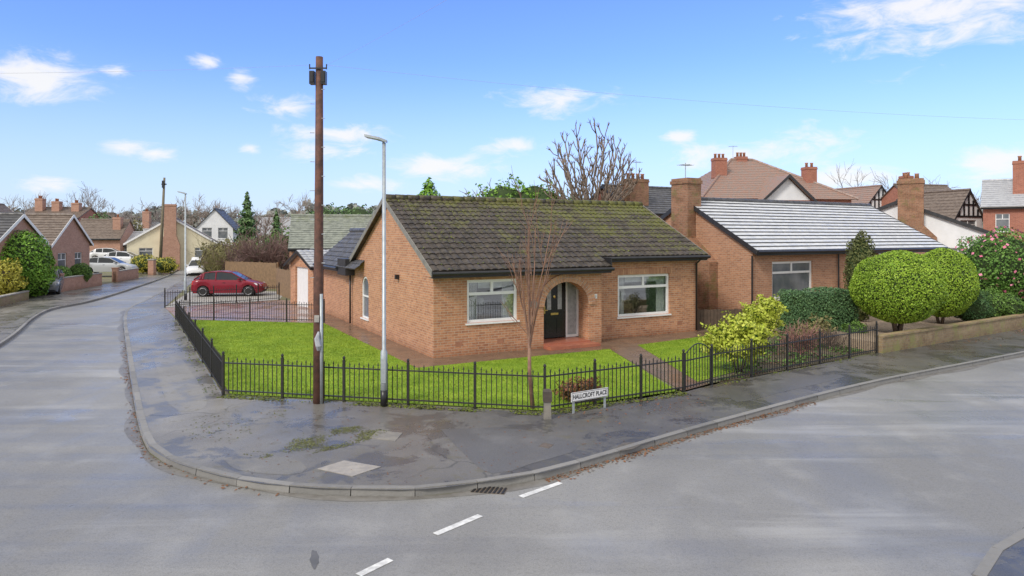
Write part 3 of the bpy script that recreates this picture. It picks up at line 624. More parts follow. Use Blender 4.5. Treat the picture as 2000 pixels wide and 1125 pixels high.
mb=MB(); mb.quad((3.77,.9,2.24),(5.62,.9,2.24),(5.62,.9,2.5),(3.77,.9,2.5)); mb.quad((3.77,.02,2.42),(5.62,.02,2.42),(5.62,.9,2.42),(3.77,.9,2.42)); mb.build('porch_ceiling',M['render_white'],HR)
mb=MB(); m2=MB()
c_=(3.77+5.51)/2; n=27
for ring,(r0,r1) in enumerate(((0.0,.12),(.135,.255))):
    for i in range(n):
        t0,t1=math.pi*(i+.1)/n,math.pi*(i+.9)/n
        def P_(t,e): return (c_-(.87+e)*math.cos(t),1.32+(.78+e)*math.sin(t))
        q=[P_(t0,r0),P_(t1,r0),P_(t1,r1),P_(t0,r1)]
        mb.hexa([(a,-.05,z) for a,z in q]+[(a,.02,z) for a,z in q])
mb.build('arch',M['voussoir'],HR)
P0=arcpts(3.78,5.50,1.32,.775,24); P1=arcpts(3.53,5.75,1.32,1.02,24)
for i in range(24): m2.quad((P0[i][0],-.034,P0[i][1]),(P0[i+1][0],-.034,P0[i+1][1]),(P1[i+1][0],-.034,P1[i+1][1]),(P1[i][0],-.034,P1[i][1]))
m2.build('arch_mortar',M['mortar'],HR)
sl=.5161; ca,sa=math.cos(math.atan(sl)),math.sin(math.atan(sl)); cc=.3375
mb=MB(); XS=6.22
tiles(mb,(-.18,-.35,2.56),(1,0,0),(0,ca,sa),XS+.18,15*cc,.236,cc,.036,.024)
tiles(mb,(XS,-.35+2*cc*ca,2.56+2*cc*sa),(1,0,0),(0,ca,sa),XR+.2-XS,13*cc,.236,cc,.036,.024)
RY=-.35+15*cc*ca; RZ=2.56+15*cc*sa
tiles(mb,(XR+.2,2*RY+.35,2.56),(-1,0,0),(0,-ca,sa),XR+.38,15*cc,.3,cc,0,.03)
mb.prism([(-.18,-.33,2.45),(-.18,-.33,2.53),(-.18,RY,RZ-.01),(-.18,RY,RZ-.09)],(XS+.17,0,0)); y2=-.33+2*cc*ca; z2=2.53+2*cc*sa
mb.prism([(XS,y2,z2-.08),(XS,y2,z2),(XS,RY,RZ-.01),(XS,RY,RZ-.09)],(XR+.2-XS,0,0)); mb.prism([(-.18,2*RY+.33,2.45),(-.18,2*RY+.33,2.53),(-.18,RY,RZ-.01),(-.18,RY,RZ-.09)],(XR+.38,0,0))
ro=mb.build('roof',M['tile'],HR)
mb=MB(); ridge(mb,(-.19,RY,RZ+.02),(XR+.21,RY,RZ+.02),.13,.42); mb.build('ridge_tiles',M['tile'],ro,True)
n=6500; sx=rng.uniform(-.1,XR+.1,n); st=rng.random(n); kx=np.sin(sx*1.9)*.7+np.sin(sx*4.3+st*7)+rng.normal(size=n)*1.1+st*1.2-1.4+1.3*(sx>7.8)*st; keep=kx>.95; sx,st=sx[keep],st[keep]; n=len(sx); Ls=15*cc
mnS=np.where(sx>XS,2*cc,0); s_=mnS+(Ls-mnS)*st; s_=np.round(s_/cc)*cc+rng.normal(size=n)*.03; s_=np.clip(s_,mnS+.02,Ls-.02)
P=np.stack([sx,-.35+s_*ca-.02*sa,2.56+s_*sa+.045+rng.random(n)*.02],1); nn=unit(np.tile(np.array([0,-sa,ca]),(n,1))+rng.normal(size=(n,3))*.4)
V,Q=leafquads(P,nn,.05,.8); mo=rawmesh('moss',V,Q,[M['moss']],ro); mo['kind']='stuff'
for x in (-.205,XR+.2):
    mb=MB(); a0=(-.36,2.40) if x<0 else (y2,z2-.13)
    mb.prism([(x,a0[0],a0[1]),(x,a0[0],a0[1]+.2),(x,RY,RZ+.06),(x,2*RY+.36,2.60),(x,2*RY+.36,2.40),(x,RY,RZ-.12)],(.022,0,0)); mb.build('verge',M['cover_worn'],ro)
mb=MB(); mb.box(-.18,XS,-.30,-.27,2.36,2.52); mb.tube([(-.2,-.40,2.49),(XS+.02,-.40,2.49)],.06,10); mb.box(-.15,XS,-.27,-.004,2.36,2.375)
mb.box(XS+.01,XR+.2,YR-.30,YR-.27,2.68,2.84); mb.tube([(XS,YR-.40,2.81),(XR+.22,YR-.40,2.81)],.06,10); mb.box(XS,XR+.2,YR-.27,YR-.004,2.68,2.695); mb.box(XS-.02,XS+.02,-.3,YR-.2,2.4,2.86)
mb.build('gutter',M['black'],HR)
for pts in ([(XW+.1,YR-.36,2.78),(XW+.1,YR-.08,2.55),(XW+.1,YR-.08,2.1),(XW+.12,YR-.07,1.5)],[(XR-.12,YR-.38,2.78),(XR-.12,YR-.07,2.55),(XR-.12,YR-.07,.05)],[(-.09,8.75,2.3),(-.09,8.75,.05)]):
    mb=MB(); mb.tube(pts,.036,8); mb.build('downpipe',M['black'],HR,True)
w1=window(HR,mf,*win1,glass='glass',fw=.09,mull=(.5,),transom=.33); w2=window(HR,mr2,*win2,glass='glass',fw=.09,mull=(.5,),transom=.3)
for (m_,a0,a1,z) in ((mf,1.0,2.9,2.265),(mr2,7.05,9.65,2.215)):
    mb=MB(); k=int((a1-a0)/.078)
    for i in range(k): fbox(mb,m_,a0+(a1-a0)*(i+.06)/k,a0+(a1-a0)*(i+.94)/k,z+.002,z+.2,-.012,-.002)
    mb.build('lintel',M['voussoir'],HR)
for (m_,wn,dd) in ((mf,win1,2.5),(mr2,win2,2.5)):
    a0,a1,z0,z1=wn; mb=MB(); A0,A1,Z0,Z1=a0-.6,a1+.35,.05,2.4
    for q in (((A0,Z0,dd),(A1,Z0,dd),(A1,Z1,dd),(A0,Z1,dd)),((A0,Z0,.14),(A0,Z0,dd),(A0,Z1,dd),(A0,Z1,.14)),((A1,Z0,.14),(A1,Z0,dd),(A1,Z1,dd),(A1,Z1,.14)),((A0,Z0,.14),(A1,Z0,.14),(A1,Z0,dd),(A0,Z0,dd)),((A0,Z1,.14),(A1,Z1,.14),(A1,Z1,dd),(A0,Z1,dd))): mb.quad(*[m_(*p) for p in q])
    mb.build('room_interior',M['room'],HR)
    for s in (0,1):
        mb=MB(); n=18; wd=.42; pts=[]
        for i in range(n+1):
            a=(a0+.02+wd*i/n) if s==0 else (a1-.02-wd*i/n); pts.append((a,.24+.03*math.sin(i*2.1)))
        for p,q in zip(pts[:-1],pts[1:]): mb.quad(m_(p[0],.3,p[1]),m_(q[0],.3,q[1]),m_(q[0],z1+.05,q[1]),m_(p[0],z1+.05,p[1]))
        mb.build('curtain',M['curtain'],HR)
    mb=MB(); fbox(mb,m_,a0+.46,a1-.46,z1-.28,z1,.2,.215); mb.build('blind',M['curtain'],HR)
    mb=MB(); fbox(mb,m_,a0+.5,a0+1.2,.05,1.1,.7,1.2); mb.build('furniture',M['timber'],HR)
    mb=MB(); mb.lathe([(.05,0),(.02,.05),(.02,.3),(.15,.3),(.09,.52)],12,m_(a0+.9,1.1,.95)); mb.build('table_lamp',M['curtain'],HR)
mb=MB(); P0=[(6.5,.43)]+arcpts(6.5,7.4,1.62,.42,14)+[(7.4,.43)]
P1=[(6.57,.5)]+arcpts(6.57,7.33,1.62,.35,14)+[(7.33,.5)]; n=len(P0)
for i in range(n):
    j=(i+1)%n; a,b_,c2,d2=P0[i],P0[j],P1[j],P1[i]
    mb.hexa([ml(*q,.03) for q in (a,b_,c2,d2)]+[ml(*q,.09) for q in (a,b_,c2,d2)])
fbox(mb,ml,6.57,7.33,1.25,1.31,.035,.09); wq=mb.build('window',M['white'],HR); wq['label']='arched white side window'
mb=MB(); mb.quad(*[ml(*q,.07) for q in P1]); mb.build('pane',M['farglass'],wq)
mb=MB(); fbox(mb,ml,6.44,7.46,.38,.427,-.05,.03); mb.build('sill',M['white'],wq)
DY=.75; md=lambda a,z,d:(a,DY+d,z); Z0=.16
mb=MB()
for a0,a1,z0,z1 in ((3.775,3.84,Z0,2.24),(4.14,4.20,Z0,2.24),(5.10,5.16,Z0,2.24),(5.55,5.615,Z0,2.24),(3.84,4.14,2.17,2.24),(4.2,5.1,2.17,2.24),(5.16,5.55,2.17,2.24),(3.84,4.14,Z0,.24),(5.16,5.55,Z0,.24)): fbox(mb,md,a0,a1,z0,z1,0,.09)
df=mb.build('door_frame',M['white'],HR)
for a0,a1 in ((3.84,4.14),(5.16,5.55)): mb=MB(); fbox(mb,md,a0,a1,.24,2.17,.04,.05); mb.build('sidelight',M['frosted'],df)
mb=MB(); fbox(mb,md,4.205,5.095,Z0+.02,2.165,.02,.07)
for a0,a1,z0,z1 in ((4.3,4.56,.32,.8),(4.74,5.0,.32,.8)): fbox(mb,md,a0,a1,z0,z1,.008,.02)
do=mb.build('door',M['door_black'],HR)
for a0,a1 in ((4.36,4.52),(4.78,4.94)): mb=MB(); fbox(mb,md,a0,a1,1.12,1.98,.014,.02); mb.build('door_glass',M['frosted'],do)
mb=MB(); fbox(mb,md,4.5,4.8,.94,1.01,.002,.02); mb.build('letterbox',M['brass'],do)
mb=MB(); fbox(mb,md,4.24,4.28,1.0,1.25,.0,.02); mb.box(4.24,4.36,DY-.03,DY-.001,1.1,1.125); mb.build('door_handle',M['brass'],do)
mb=MB(); mb.lathe([(.02,0),(.05,.01),(.05,.02),(.02,.025)],12,(4.65,DY-.012,1.55),'y'); mb.build('knocker',M['brass'],do)
mb=MB(); mb.box(3.775,5.505,-.1,DY+.1,.02,.15); mb.box(3.7,5.6,-.55,-.102,.006,.10); mb.build('doorstep',M['redstep'],HR)
mb=MB(); mb.lathe([(.13,0),(.13,.02)],20,(3.4,-.02,1.42),'y'); mb.build('wall_plaque',M['cover_worn'],HR)
def textmesh(body,size):
    cu=bpy.data.curves.new('lettering','FONT'); cu.body=body; cu.size=size; cu.align_x='CENTER'; cu.align_y='CENTER'; cu.extrude=.0015; cu.offset=.0015*size/.1
    to=bpy.data.objects.new('lettering_source',cu); COL.objects.link(to); bpy.context.view_layer.update()
    me=bpy.data.meshes.new_from_object(to.evaluated_get(bpy.context.evaluated_depsgraph_get())); bpy.data.objects.remove(to); return me
mb=MB(); mb.box(5.74,5.84,-.016,-.003,1.5,1.65); pl=mb.build('number_plate',M['white'],HR)
me=textmesh('1',.14); me.materials.append(M['signblack']); tx=bpy.data.objects.new('house_number',me); COL.objects.link(tx); tx.parent=pl; tx.location=(5.79,-.019,1.575); tx.rotation_euler=(R(90),0,0)
for (x,y,fm) in ((.7,.3,mf),(2.1,.28,mf),(6.7,.3,mr2),(9.9,.3,mr2)):
    mb=MB(); fbox(mb,fm,x,x+.22,y,y+.14,-.008,-.002); mb.build('air_brick',M['terracotta'],HR)
mb=MB(); mb.box(-.13,-.003,3.0,3.12,2.15,2.3); mb.build('wall_light',M['black'],HR)
# wing
WE=13.7; WX=1.35; WZ=3.80
mb=MB(); mb.box(.004,5.2,DB+.004,WE,-.1,2.36); mb.prism([(.004,WE,2.362),(5.2,WE,2.362),(WX,WE,WZ-.12)],(0,-.1,0)); mb.build('wing_wall',M['brick'],HR)
mb=MB(); dx,dz=WX+.38,WZ-2.30; L=math.hypot(dx,dz); tiles(mb,(-.38,WE+.15,2.30),(0,-1,0),(dx/L,0,dz/L),WE+.15-DB+1.3,L,.3,.30,.02,.03); dx2=5.6-WX; L2=math.hypot(dx2,dz); tiles(mb,(5.6,DB,2.30),(0,1,0),(-dx2/L2,0,dz/L2),WE+.15-DB,L2,.3,.32,0,.03); rw=mb.build('wing_roof',M['tile_dark'],HR)
mb=MB(); ridge(mb,(WX,WE+.15,WZ+.04),(WX,6.6,WZ+.04),.11); mb.build('ridge_tiles',M['tile_dark'],rw)
mb=MB(); mb.box(-.38,-.006,DB+.1,DB+1.35,2.0,2.66); mb.box(-.40,-.006,DB+1.37,WE+.15,2.12,2.28); mb.tube([(-.43,DB+1.3,2.25),(-.43,WE+.15,2.25)],.055,8); mb.build('fascia',M['gate_dark'],HR)
# garage
GF=Fr((-.291*33.2,33.2),36)
ga=thing('garage','small brick garage with white door and slate roof at the end of the drive','garage',(GF.ox,GF.oy,0),GF.a)
mb=MB(); mm=fmap('l'); dh=(.75,2.65,-.1,2.0); wallface(mb,mm,0,3.4,-.1,2.15,[dh],.15); mb.quad((0,0,2.15),(0,3.4,2.15),(0,1.7,2.8)); mb.box(.01,5.5,.0,.1,-.1,2.15); mb.box(.01,5.5,3.3,3.4,-.1,2.15); mb.build('wall',M['brick'],ga)
mb=MB(); L=math.hypot(2.0,.78); tiles(mb,(-.25,-.3,2.08),(1,0,0),(0,2/L,.78/L),5.8,L,.3,.3,.02,.025); tiles(mb,(5.55,3.7,2.08),(-1,0,0),(0,-2/L,.78/L),5.8,L,.3,.3,0,.025); mb.build('roof',M['tile_grey'],ga)
mb=MB(); mb.prism([(-.28,-.3,1.95),(-.28,-.3,2.08),(-.28,1.7,2.86),(-.28,3.7,2.08),(-.28,3.7,1.95),(-.28,1.7,2.72)],(.03,0,0)); mb.build('bargeboard',M['black'],ga)
mb=MB(); mb.box(-.25,5.5,-.34,-.305,1.93,2.06); mb.build('gutter',M['black'],ga)
mb=MB(); fbox(mb,mm,.76,2.64,.0,1.99,.1,.14)
for i in range(7): fbox(mb,mm,.82+i*.255,1.0+i*.255,.06,1.94,.09,.099)
mb.build('door',M['white'],ga)
house('bungalow behind the garage with lichen covered green slate roof',(-.326*44,44),15,9.5,7.4,2.9,4.95,wall='brick2',roof='tile_green',tw=.3,c=.3,lip=.03,verge=.08)
# ---- neighbour
NF=Fr((.3525*27,27),30)
NH=house('brick bungalow next door with pale striped tile roof and tall external chimney',(NF.ox,NF.oy),30,13.4,7.4,3.14,5.17,base=.3,wall='brick2',roof='tile_pale',tw=.3,c=.30,lip=.045,verge=.12,barge='gate_dark',ridgem='tile_dark',
    wins=[('f',NF.front(1508,0),NF.front(1587,0),.72,2.24,dict(glass='farglass',fw=.09,mull=(.5,),transom=.3)),('f',8.4,9.9,.7,2.2)])
mb=MB(); mb.box(-.5,-.003,1.8,4.4,-.3,2.2); mb.taper(-.5,-.003,1.8,4.4,2.2,-.5,-.003,3.05,4.05,3.2); mb.box(-.5,.3,3.05,4.05,3.2,5.55); mb.box(-.54,.34,3.0,4.1,5.55,5.7); mb.box(-.5,.3,3.05,4.05,5.7,5.8); ch=mb.build('chimney',M['brick_moss'],NH)
aerial(ch,.25,3.95,5.6,.95,.3)
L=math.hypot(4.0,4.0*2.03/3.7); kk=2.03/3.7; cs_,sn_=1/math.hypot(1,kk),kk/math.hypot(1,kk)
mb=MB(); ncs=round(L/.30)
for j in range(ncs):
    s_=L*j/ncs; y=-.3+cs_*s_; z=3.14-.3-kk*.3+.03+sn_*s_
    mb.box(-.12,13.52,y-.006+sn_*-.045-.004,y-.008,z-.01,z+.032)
mb.build('tile_edge_shade',M['lip'],NH)  # added dark strips painting the shade line at each tile course
mb=MB(); mb.box(8.0,13.4,-1.0,-.004,-.2,2.5); mb.build('bay_wall',M['brick2'],NH)
mb=MB(); LL=math.hypot(1.35,1.35*kk); tiles(mb,(7.8,-1.35,2.84-.3-kk*.3-.46),(1,0,0),(0,cs_,sn_),5.75,LL,.3,.3,0,.045); mb.build('bay_roof',M['tile_pale'],NH)
mb=MB(); mb.tube([(-.1,-.06,2.5),(-.1,-.06,.0)],.035,8); mb.build('downpipe',M['black'],NH)
mb=MB(); mb.tube([(NF.front(1637,-.06),-.08,2.5),(NF.front(1637,-.06),-.08,.0)],.035,8); mb.build('downpipe',M['black'],NH)
# ---- white gable bungalow right
RH=house('white rendered bungalow on the right with brick chimney breast on its gable',(.694*38,38),58,12,8.5,3.85,5.6,base=.3,wall='render_white',roof='tile_dark',barge='gate_dark',wins=[('l',.9,1.7,1.6,2.6)])
mb=MB(); mb.box(-.55,-.003,2.3,4.9,-.3,3.2); mb.taper(-.55,-.003,2.3,4.9,3.2,-.55,-.003,2.95,4.25,3.9); mb.box(-.55,.3,2.95,4.25,3.9,6.3); mb.box(-.6,.35,2.9,4.3,6.3,6.5); mb.box(-.55,.3,2.95,4.25,6.5,6.6); ch=mb.build('chimney',M['brick_moss'],RH)
for i in range(2):
    mb=MB(); mb.lathe([(.13,0),(.11,.25),(.14,.3),(.1,.3)],10,(-.1,3.3+.55*i,6.6)); mb.build('chimney_pot',M['terracotta'],ch,True)
# ---- big hipped house
BY=58; bx0=(1375-1000)/F*BY
BH=thing('house','large old house with weathered red hipped roof and tall chimneys','house',(bx0,BY,0),R(8))
W_,D_=13.6,11.5; ez=6.9; rz=10.75
mb=MB(); wallface(mb,fmap('f'),0,W_,-.1,ez); wallface(mb,fmap('l'),0,D_,-.1,ez); wallface(mb,fmap('r',W_),0,D_,-.1,ez); wallface(mb,fmap('b',0,D_),0,W_,-.1,ez); mb.build('wall',M['brick_red'],BH)
mb=MB(); e=.4; za=ez-.15; A=[(-e,-e,za),(W_+e,-e,za),(W_+e,D_+e,za),(-e,D_+e,za)]; r1,r2=(5.2,D_/2,rz),(7.4,D_/2,rz); nc=22
def lerp(a,b,t): return tuple(a[i]+(b[i]-a[i])*t for i in range(3))
for (a,b_,c2,d2) in ((A[0],A[1],r2,r1),(A[1],A[2],r2,r2),(A[2],A[3],r1,r2),(A[3],A[0],r1,r1)):
    for j in range(nc):
        t0,t1=j/nc,(j+1)/nc; p0,p1=lerp(a,d2,t0),lerp(b_,c2,t0); q1,q0=lerp(b_,c2,t1),lerp(a,d2,t1)
        mb.quad((p0[0],p0[1],p0[2]+.04),(p1[0],p1[1],p1[2]+.04),q1,q0); mb.quad(p0,p1,(p1[0],p1[1],p1[2]+.04),(p0[0],p0[1],p0[2]+.04))
rb=mb.build('roof',M['tile_red'],BH); mb=MB(); ridge(mb,r1,r2,.15)
for a,b_ in ((A[0],r1),(A[1],r2)): ridge(mb,(a[0],a[1],a[2]+.03),b_,.13)
mb.build('ridge_tiles',M['tile_red'],rb)
chimney(BH,2.4,3.5,3.0,3.9,7.5,10.6,M['brick_red'],3); chimney(BH,10.6,11.6,2.0,2.9,6.5,9.8,M['brick_red'],2); chimney(BH,5.7,6.7,D_/2-.3,D_/2+.4,9.8,11.05,M['brick_red'],3)
gx0,gx1=4.8,9.0; gm=(gx0+gx1)/2
mb=MB(); mb.box(gx0,gx1,-1.2,-.004,-.1,6.6); mb.build('bay_wall',M['brick_red'],BH)
mb=MB(); mb.prism([(gx0,-1.2,6.6),(gx1,-1.2,6.6),(gm,-1.2,8.5)],(0,1.1,0)); mb.build('gable',M['render_white'],BH)
mb=MB(); mb.prism([(gm-2.6,-1.55,6.25),(gm-2.6,-1.55,6.4),(gm,-1.55,8.75),(gm+2.6,-1.55,6.4),(gm+2.6,-1.55,6.25),(gm,-1.55,8.6)],(0,5.0,0)); mb.build('gable_roof',M['tile_red'],BH)
mb=MB(); mb.prism([(gm-2.62,-1.6,6.15),(gm-2.62,-1.6,6.42),(gm,-1.6,8.78),(gm+2.62,-1.6,6.42),(gm+2.62,-1.6,6.15),(gm,-1.6,8.5)],(0,.045,0)); mb.build('bargeboard',M['gate_dark'],BH)
window(BH,lambda a,z,d:(a,-1.3+d,z),gm-.9,gm+.9,5.1,6.5,mull=(.33,.66),sill=False)
aerial(BH,5.4,D_/2,10.6,1.5,.4)
DH=house('dark roofed house with clustered brick chimney pots behind the bungalow',(.175*47,47),28,8,6.5,5.3,7.2,wall='brick_red',roof='tile_dark',chims=[(.3,2.0,.6,1.5,4.8,7.6,'brick_moss',4)],barge='gate_dark')
aerial(DH,1.2,1.0,7.6,1.3,.4)
house('distant red house with small timbered gable behind the striped roof',((1755-1000)/F*78,78),108,8,5.2,6.4,9.2,wall='brick_red',roof='tile_red',gable='render_white',timber='l',barge='gate_dark',wins=[('l',1.5,3.4,4.2,5.7)])
house('brown roofed house between the white gable and the bare trees',((1800-1000)/F*72,72),15,7,7,6.6,9.2,wall='brick_red',roof='tile_brown',chims=[(1.0,2.0,3,4,7.5,10.2,'brick_red',3)])
house('house with black and white timbered gable on the right',((1918-1000)/F*58,58),112,5,3.4,5.2,7.4,wall='render_white',roof='tile_brown',gable='render_white',timber='l',barge='gate_dark',oh=.2,wins=[('l',.7,2.7,3.6,4.9)])
house('red brick house at the right edge with grey slate roof and tall chimney',((1920-1000)/F*54,54),-36,9,7,6.0,8.1,wall='brick_red',roof='tile_grey',chims=[(1.9,2.8,1.4,2.2,6.3,9.5,'brick_red',1)],wins=[('f',.8,1.7,3.9,5.3),('f',3,4,3.9,5.3)])
# ---- left street houses
def pxO(px,Y): return ((px-1000)/F*Y,Y)
def back(O,a,W): return (O[0]-math.cos(R(a))*W,O[1]-math.sin(R(a))*W)
o1=back(pxO(100,45),10,9); house('left bungalow with brown tiled roof and white edged brick gable',o1,10,9,5.8,3.1,5.0,wall='brick_pink',roof='tile_brown',barge='white',wins=[('r',.9,2.2,.9,2.4),('r',3.4,4.6,.9,2.4)],lip=.03)
o1=back(pxO(-8,37.5),10,9); house('nearest left bungalow at the photo edge with white edged gable',o1,10,9,5.2,3.3,4.8,wall='brick_pink',roof='tile_dark',barge='white',wins=[('r',.9,2.2,.9,2.4)])
CB=house('cream bungalow at the street end with brick chimney breast on its gable',pxO(420,74),112,9,8.4,2.9,5.5,wall='render_cream',roof='tile_brown',barge='white',wins=[('l',6.0,7.3,1.2,2.3),('l',1.0,2.0,1.2,2.3)])
mb=MB(); mb.box(-.7,-.003,3.4,5.2,-.1,2.6); mb.taper(-.7,-.003,3.4,5.2,2.6,-.7,-.003,3.75,4.9,3.6); mb.box(-.7,.2,3.75,4.9,3.6,6.9); mb.box(-.74,.24,3.7,4.95,6.7,6.85); mb.build('chimney',M['brick_pink'],CB)
house('low white bungalow left of the cream one at the street end',pxO(228,86),14,5.5,6,2.5,4.0,wall='render_white',roof='tile_pale',wins=[('f',.8,2.4,1,2.2)])
house('brown roofed bungalow with tall brick chimney behind the parked cars',pxO(140,84),10,5.5,6,3.4,5.6,wall='brick_pink',roof='tile_brown',chims=[(4.2,5.1,1.2,2.1,3.6,5.9,'brick_pink',1)])
house('distant dark roof with a row of red chimneys at far left',pxO(40,95),8,7.5,7,6.2,7.6,wall='brick_red',roof='tile_brown',chims=[(.8,1.8,2,3,6,8.9,'brick_pink',2),(3.0,4.0,2,3,6,8.5,'brick_pink',2),(5.6,6.6,2,3,6,8.3,'brick_pink',2)])
house('distant white gabled house beside the dark conifer',pxO(455,88),104,7,4.4,4.6,7.0,wall='render_white',roof='tile_dark',wins=[('l',.6,1.8,3.2,4.6),('l',2.5,3.7,3.2,4.6)])
house('distant pale roofed house with red chimney beyond the low white bungalow',pxO(205,104),10,6.5,7,3.4,5.6,wall='brick_pink',roof='tile_grey',chims=[(4.6,5.6,2,3,4.5,7.4,'brick_pink',2)])
house('distant grey gabled house beyond the brown shrubs',pxO(505,100),20,6,6,3.8,6.2,wall='render_white',roof='tile_grey',wins=[('f',1,2.4,2,3.2)])
house('distant steep brown roof between the left trees and the leaning pole',pxO(140,120),16,6,6,5.2,7.6,wall='brick_pink',roof='tile_brown',chims=[(.4,1.3,2.5,3.4,6,8.6,'brick_pink',2)])
house('distant red gabled house at the far left edge above the nearest roof',pxO(-10,90),100,8,6,5.4,8.0,wall='brick_red',roof='tile_brown',barge='white',chims=[(2,3,2.5,3.4,6,9.2,'brick_pink',2)])
# ------------------------------------------------------------------ walls and fences
def walls(label,a,b,h,th,mat,z0=0,cap=None,pillars=()):
    a,b=Vector(a),Vector(b); d=b-a; L=d.length; an=math.atan2(d.y,d.x); t=thing('garden_wall',label,'wall',(a.x,a.y,0),an)
    mb=MB(); mb.box(0,L,-th/2,th/2,-.05,h); mb.build('wall',mat,t)
    mb=MB(); n=int(L/.45)
    for i in range(n): mb.box(L*i/n+.004,L*(i+1)/n-.004,-th/2-.03,th/2+.03,h+.002,h+.06)
    mb.build('coping',cap or M['concrete'],t)
    for p in pillars:
        mb=MB(); mb.box(p-.2,p+.2,-.2,.2,-.05,h+.25); mb.box(p-.24,p+.24,-.24,.24,h+.25,h+.33); mb.build('pillar',mat,t)
    return t
walls('low mossy brick wall beside the right pavement below the round bushes',C4+Vector((.12,.08,0)),WB2,.48,.22,M['wall_moss'],cap=M['wall_moss'])
walls('low red brick wall with end pillar in front of the left bungalow',gp(112,571),gp(196,557),.85,.22,M['brick_pink'],pillars=(.2,))
walls('short brick wall farther along the left pavement by the parked cars',gp(224,551),gp(268,543),.8,.22,M['brick_pink'],pillars=(.2,))
walls('low brick wall at the left edge below the big bush',gp(-60,612),gp(52,585),.45,.22,M['wall_moss'])
mb=MB(); p=gp(297,537); mb.box(-.25,.25,-.25,.25,-.1,1.35); tg=thing('gate_pillar','square brick gate pillar beside the leaning pole','pillar',p); mb.build('pillar',M['brick_pink'],tg); mb=MB(); mb.box(-.3,.3,-.3,.3,1.352,1.45); mb.build('cap',M['concrete'],tg)
def paling(label,a,b,h,mat,gap=.012):
    a,b=Vector(a),Vector(b); d=b-a; L=d.length; t=thing('timber_fence',label,'fence',(a.x,a.y,a.z),math.atan2(d.y,d.x)); n=int(L/.14)
    mb=MB()
    for i in range(n): mb.box(L*i/n,L*(i+1)/n-gap,-.012,.012,-.05,h+random.uniform(-.015,.015))
    mb.box(0,L,.014,.05,.3,.38); mb.box(0,L,.014,.05,h-.3,h-.22); mb.build('boards',mat,t)
    k=max(1,int(L/1.8))
    for i in range(k+1): mb=MB(); mb.box(L*i/k-.05,L*i/k+.05,.052,.15,-.05,h+.05); mb.build('post',mat,t)
paling('tall timber fence beyond the red car at the side street',(-.42*49,49,0),(-.345*46,46,0),1.75,M['timber'])
paling('brown timber fence panels left of the garage',(-.345*42,42,0),(-.315*37.5,37.5,0),1.6,M['timber'])
paling('low brown timber fence between the two brick bungalows',HF.w(11.15,.9),HF.w(13.4,.3),.75,M['timber_dark'])
def railing(label,a,b,n,h=.86,first=True,last=True,group=None):
    a,b=Vector(a),Vector(b); d=b-a; L=d.length; t=thing('iron_railing',label,'railing',(a.x,a.y,0),math.atan2(d.y,d.x),group)
    for i in range(n+1):
        if (i==0 and not first) or (i==n and not last): continue
        x=L*i/n; mb=MB(); mb.box(x-.025,x+.025,-.025,.025,-.05,h+.05); mb.lathe([(.012,0),(.034,.03),(.028,.06),(.004,.085)],8,(x,0,h+.05)); mb.build('post',M['iron'],t)
    for i in range(n):
        x0,x1=L*i/n+.027,L*(i+1)/n-.027; mb=MB()
        mb.box(x0,x1,-.018,.018,.10,.125); mb.box(x0,x1,-.018,.018,h-.14,h-.115)
        k=max(3,round((x1-x0)/.108))
        for j in range(1,k):
            x=x0+(x1-x0)*j/k; top=h+random.uniform(-.004,.004)-(.0 if j%2 else .04)
            mb.box(x-.0075,x+.0075,-.0075,.0075,.05,top-.05)
            mb.add([(x-.017,-.008,top-.05),(x+.017,-.008,top-.05),(x+.017,.008,top-.05),(x-.017,.008,top-.05),(x,0,top+.02)],[(0,1,4),(1,2,4),(2,3,4),(3,0,4),(0,3,2,1)])
        mb.build('panel',M['iron'],t)
    return t
railing('black spear topped railing facing the corner in front of the lawn',C0,C1,5)
railing('black railing behind the street name sign up to the gate',C1,C2,3,first=False,last=True)
railing('black railing right of the gate in front of the yellow green shrub',C3,C4,5)
railing('black railing along the side street edge of the lawn',LBk,C0,7,last=False)
railing('black railing between the lawn and the block paved drive',LBk+Vector((.1,.05,0)),HF.w(-.9,9.75),4,first=False)
railing('black railing on the far side of the drive in front of the red car',gp(322,601),gp(545,586),5)
d=C3-C2; L=d.length; gt=thing('garden_gate','arched black iron garden gate in the front railings','gate',(C2.x,C2.y,0),math.atan2(d.y,d.x))
mb=MB(); x0,x1=.05,L-.05; mb.box(x0,x0+.025,-.014,.014,.05,.88); mb.box(x1-.025,x1,-.014,.014,.05,.88); mb.box(x0+.025,x1-.025,-.014,.014,.1,.125); mb.box(x0+.025,x1-.025,-.014,.014,.7,.725)
pts=[(x0+(x1-x0)*i/14,0,.86+.2*math.sin(math.pi*i/14)) for i in range(15)]; mb.tube(pts,.013,6); mb.build('frame',M['iron'],gt)
mb=MB()
for j in range(1,9):
    x=x0+(x1-x0)*j/9; mb.box(x-.007,x+.007,-.007,.007,.06,.85+.2*math.sin(math.pi*j/9))
mb.build('bars',M['iron'],gt)
for s in (-1,1):
    mb=MB(); cx=(x0+x1)/2+s*.13; mb.tube([(cx+.08*math.cos(t/3)*(1-t/26),0,.88+.08*math.sin(t/3)*(1-t/26)) for t in range(20)],.007,5); mb.build('scroll',M['iron'],gt)
